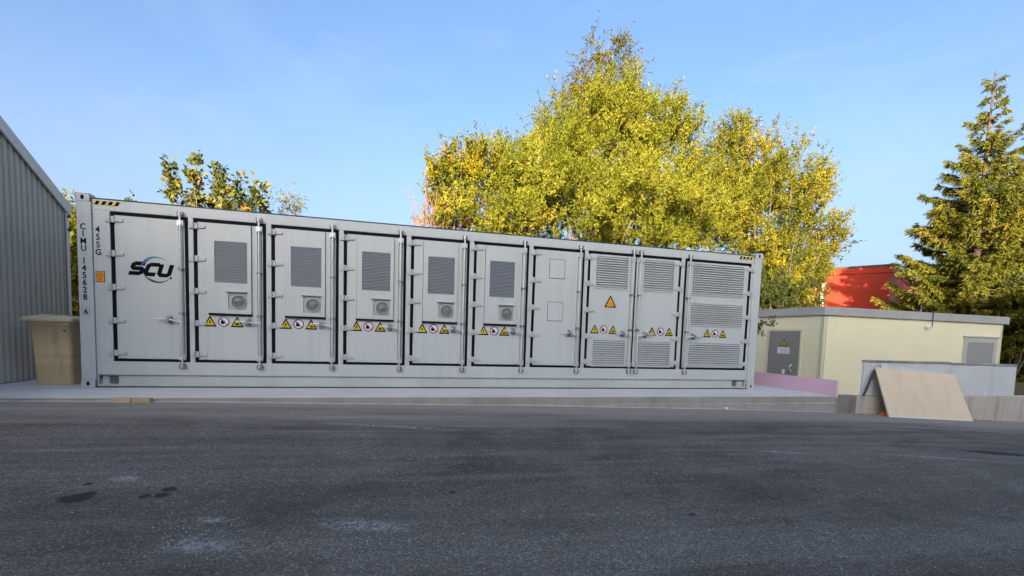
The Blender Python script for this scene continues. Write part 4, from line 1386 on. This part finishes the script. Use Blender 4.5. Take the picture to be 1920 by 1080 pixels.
# spruces at the right
def spruce(name, label, x, y, top, slope, zmin, seed, group=None, nwh=34):
    r_ = random.Random(seed)
    t = thing(name, label, 'tree', (x, y, -0.15), 0, group)
    hgt = top + 0.15
    g = MB()
    g.path([(0, 0, 0), (0.05, 0.02, hgt * 0.4), (-0.03, 0.0, hgt * 0.75), (0, 0, hgt)], [0.2, 0.13, 0.06, 0.012], 8)
    P, D, LN, T = [], [], [], []
    for k in range(nwh):
        f = (k / (nwh - 1)) ** 0.85
        z = zmin + (hgt - 0.35 - zmin) * f
        rad0 = (0.62 + 0.38 * min(1.0, (hgt - z) / 5.0)) * slope * (min(hgt - z, 6.6) + 0.32 * max(0.0, hgt - z - 6.6))
        nb = r_.randint(7, 10) if f < 0.6 else r_.randint(4, 6) if f < 0.8 else r_.randint(2, 4)
        a0 = r_.uniform(0, 6.28)
        for j in range(nb):
            a = a0 + 2 * math.pi * j / nb + r_.uniform(-0.3, 0.3)
            rad = max(0.22, rad0 * r_.uniform(0.5, 1.22))
            zb = z + r_.uniform(-0.28, 0.28) * (1.1 - f)
            rise = 0.55 if f > 0.75 else 0.22
            dirh = Vector((math.cos(a), math.sin(a), 0))
            pts = []
            for q in (0, 0.35, 0.7, 1.0):
                pts.append(dirh * rad * q + Vector((0, 0, zb + rad * (rise * q - 0.28 * math.sin(q * 2.4) * (1 - f * 0.6) + 0.10 * q * q))))
            g.path(pts, [0.035 + 0.02 * (1 - f), 0.022, 0.014, 0.005], 4)
            bt = min(1, max(0, 0.45 + r_.gauss(0, 0.16)))
            ntw = int((14 + rad * 32) * (1.0 if f < 0.5 else 1.0 - 1.4 * (f - 0.5)))
            sd_ = Vector((-dirh.y, dirh.x, 0))
            for m_ in range(ntw):
                q = r_.uniform(0.12, 1.0) ** 0.8
                u = q * 3
                i0 = min(2, int(u))
                base = pts[i0].lerp(pts[i0 + 1], u - i0)
                s_ = r_.choice((-1, 1))
                tl = (0.16 + 0.30 * rad / 3.0 * (1.15 - q)) * r_.uniform(0.7, 1.3)
                td = (dirh * r_.uniform(0.25, 0.8) + sd_ * s_ * r_.uniform(0.2, 0.9) + Vector((0, 0, r_.uniform(-0.8, 0.15)))).normalized()
                for w_ in range(13):
                    ff = w_ / 13
                    P.append(base + td * tl * ff + Vector((r_.uniform(-.02, .02), r_.uniform(-.02, .02), r_.uniform(-.03, .02))))
                    dd = td + Vector((r_.uniform(-.7, .7), r_.uniform(-.7, .7), r_.uniform(-.7, .5)))
                    D.append(dd)
                    LN.append(0.145 * r_.uniform(0.7, 1.3))
                    T.append(bt + r_.gauss(0, 0.12) + (0.15 if q > 0.85 else 0))
    for q in range(46):                                      # leader
        z = hgt - 0.9 * r_.random()
        P.append(Vector((0, 0, z)))
        D.append(Vector((r_.uniform(-1, 1), r_.uniform(-1, 1), 0.6)))
        LN.append(0.13)
        T.append(0.6)
    leaf_object('crown', np.array([tuple(p) for p in P]), np.array([tuple(p) for p in D]), np.array(LN), np.array(LN) * 0.22, np.array(T), leaf_spruce, t)
    g.build('trunk', M['spruce_bark'], t)
    return t
tp = at(1866, 135, 5.7)
spruce('spruce_tree', 'tall pointed spruce rising behind the right end of the hut', tp.x, 5.7, tp.z, 0.37, 0.7, 3)
tp2 = at(1962, 190, 6.6)
spruce('spruce_tree', 'second spruce cut by the right edge behind the pointed spruce', tp2.x, 6.6, tp2.z, 0.40, 0.6, 5)
bx = at(1750, 640, 7.2)
tree('young_spruce', 'low young conifer between the red building and the tall spruce', (bx.x, 7.2), [ball(1752, 556, 34, 30, 7.2, 260), ball(1728, 562, 22, 18, 7.0, 110), ball(1790, 548, 30, 34, 7.4, 220)], leaf_spruce, 22, 0.4, 0.12, 0.03, -0.2, 'spruce_bark', 0.04, cat='tree', seed=35.0, tone_mu=0.4, tone_sd=0.15)
bx = at(1905, 650, 3.6)
tree('hedge_shrub', 'dark green shrub beside the right end of the hut', (bx.x, 3.6), [ball(1914, 640, 30, 66, 4.2, 420), ball(1950, 620, 50, 90, 4.4, 500), ball(1910, 700, 34, 44, 4.4, 300), ball(1925, 570, 30, 40, 4.6, 200)], leaf_hedge, 36, 0.45, 0.10, 0.06, 0.4, 'spruce_bark', 0.03, cat='shrub', seed=25.0)
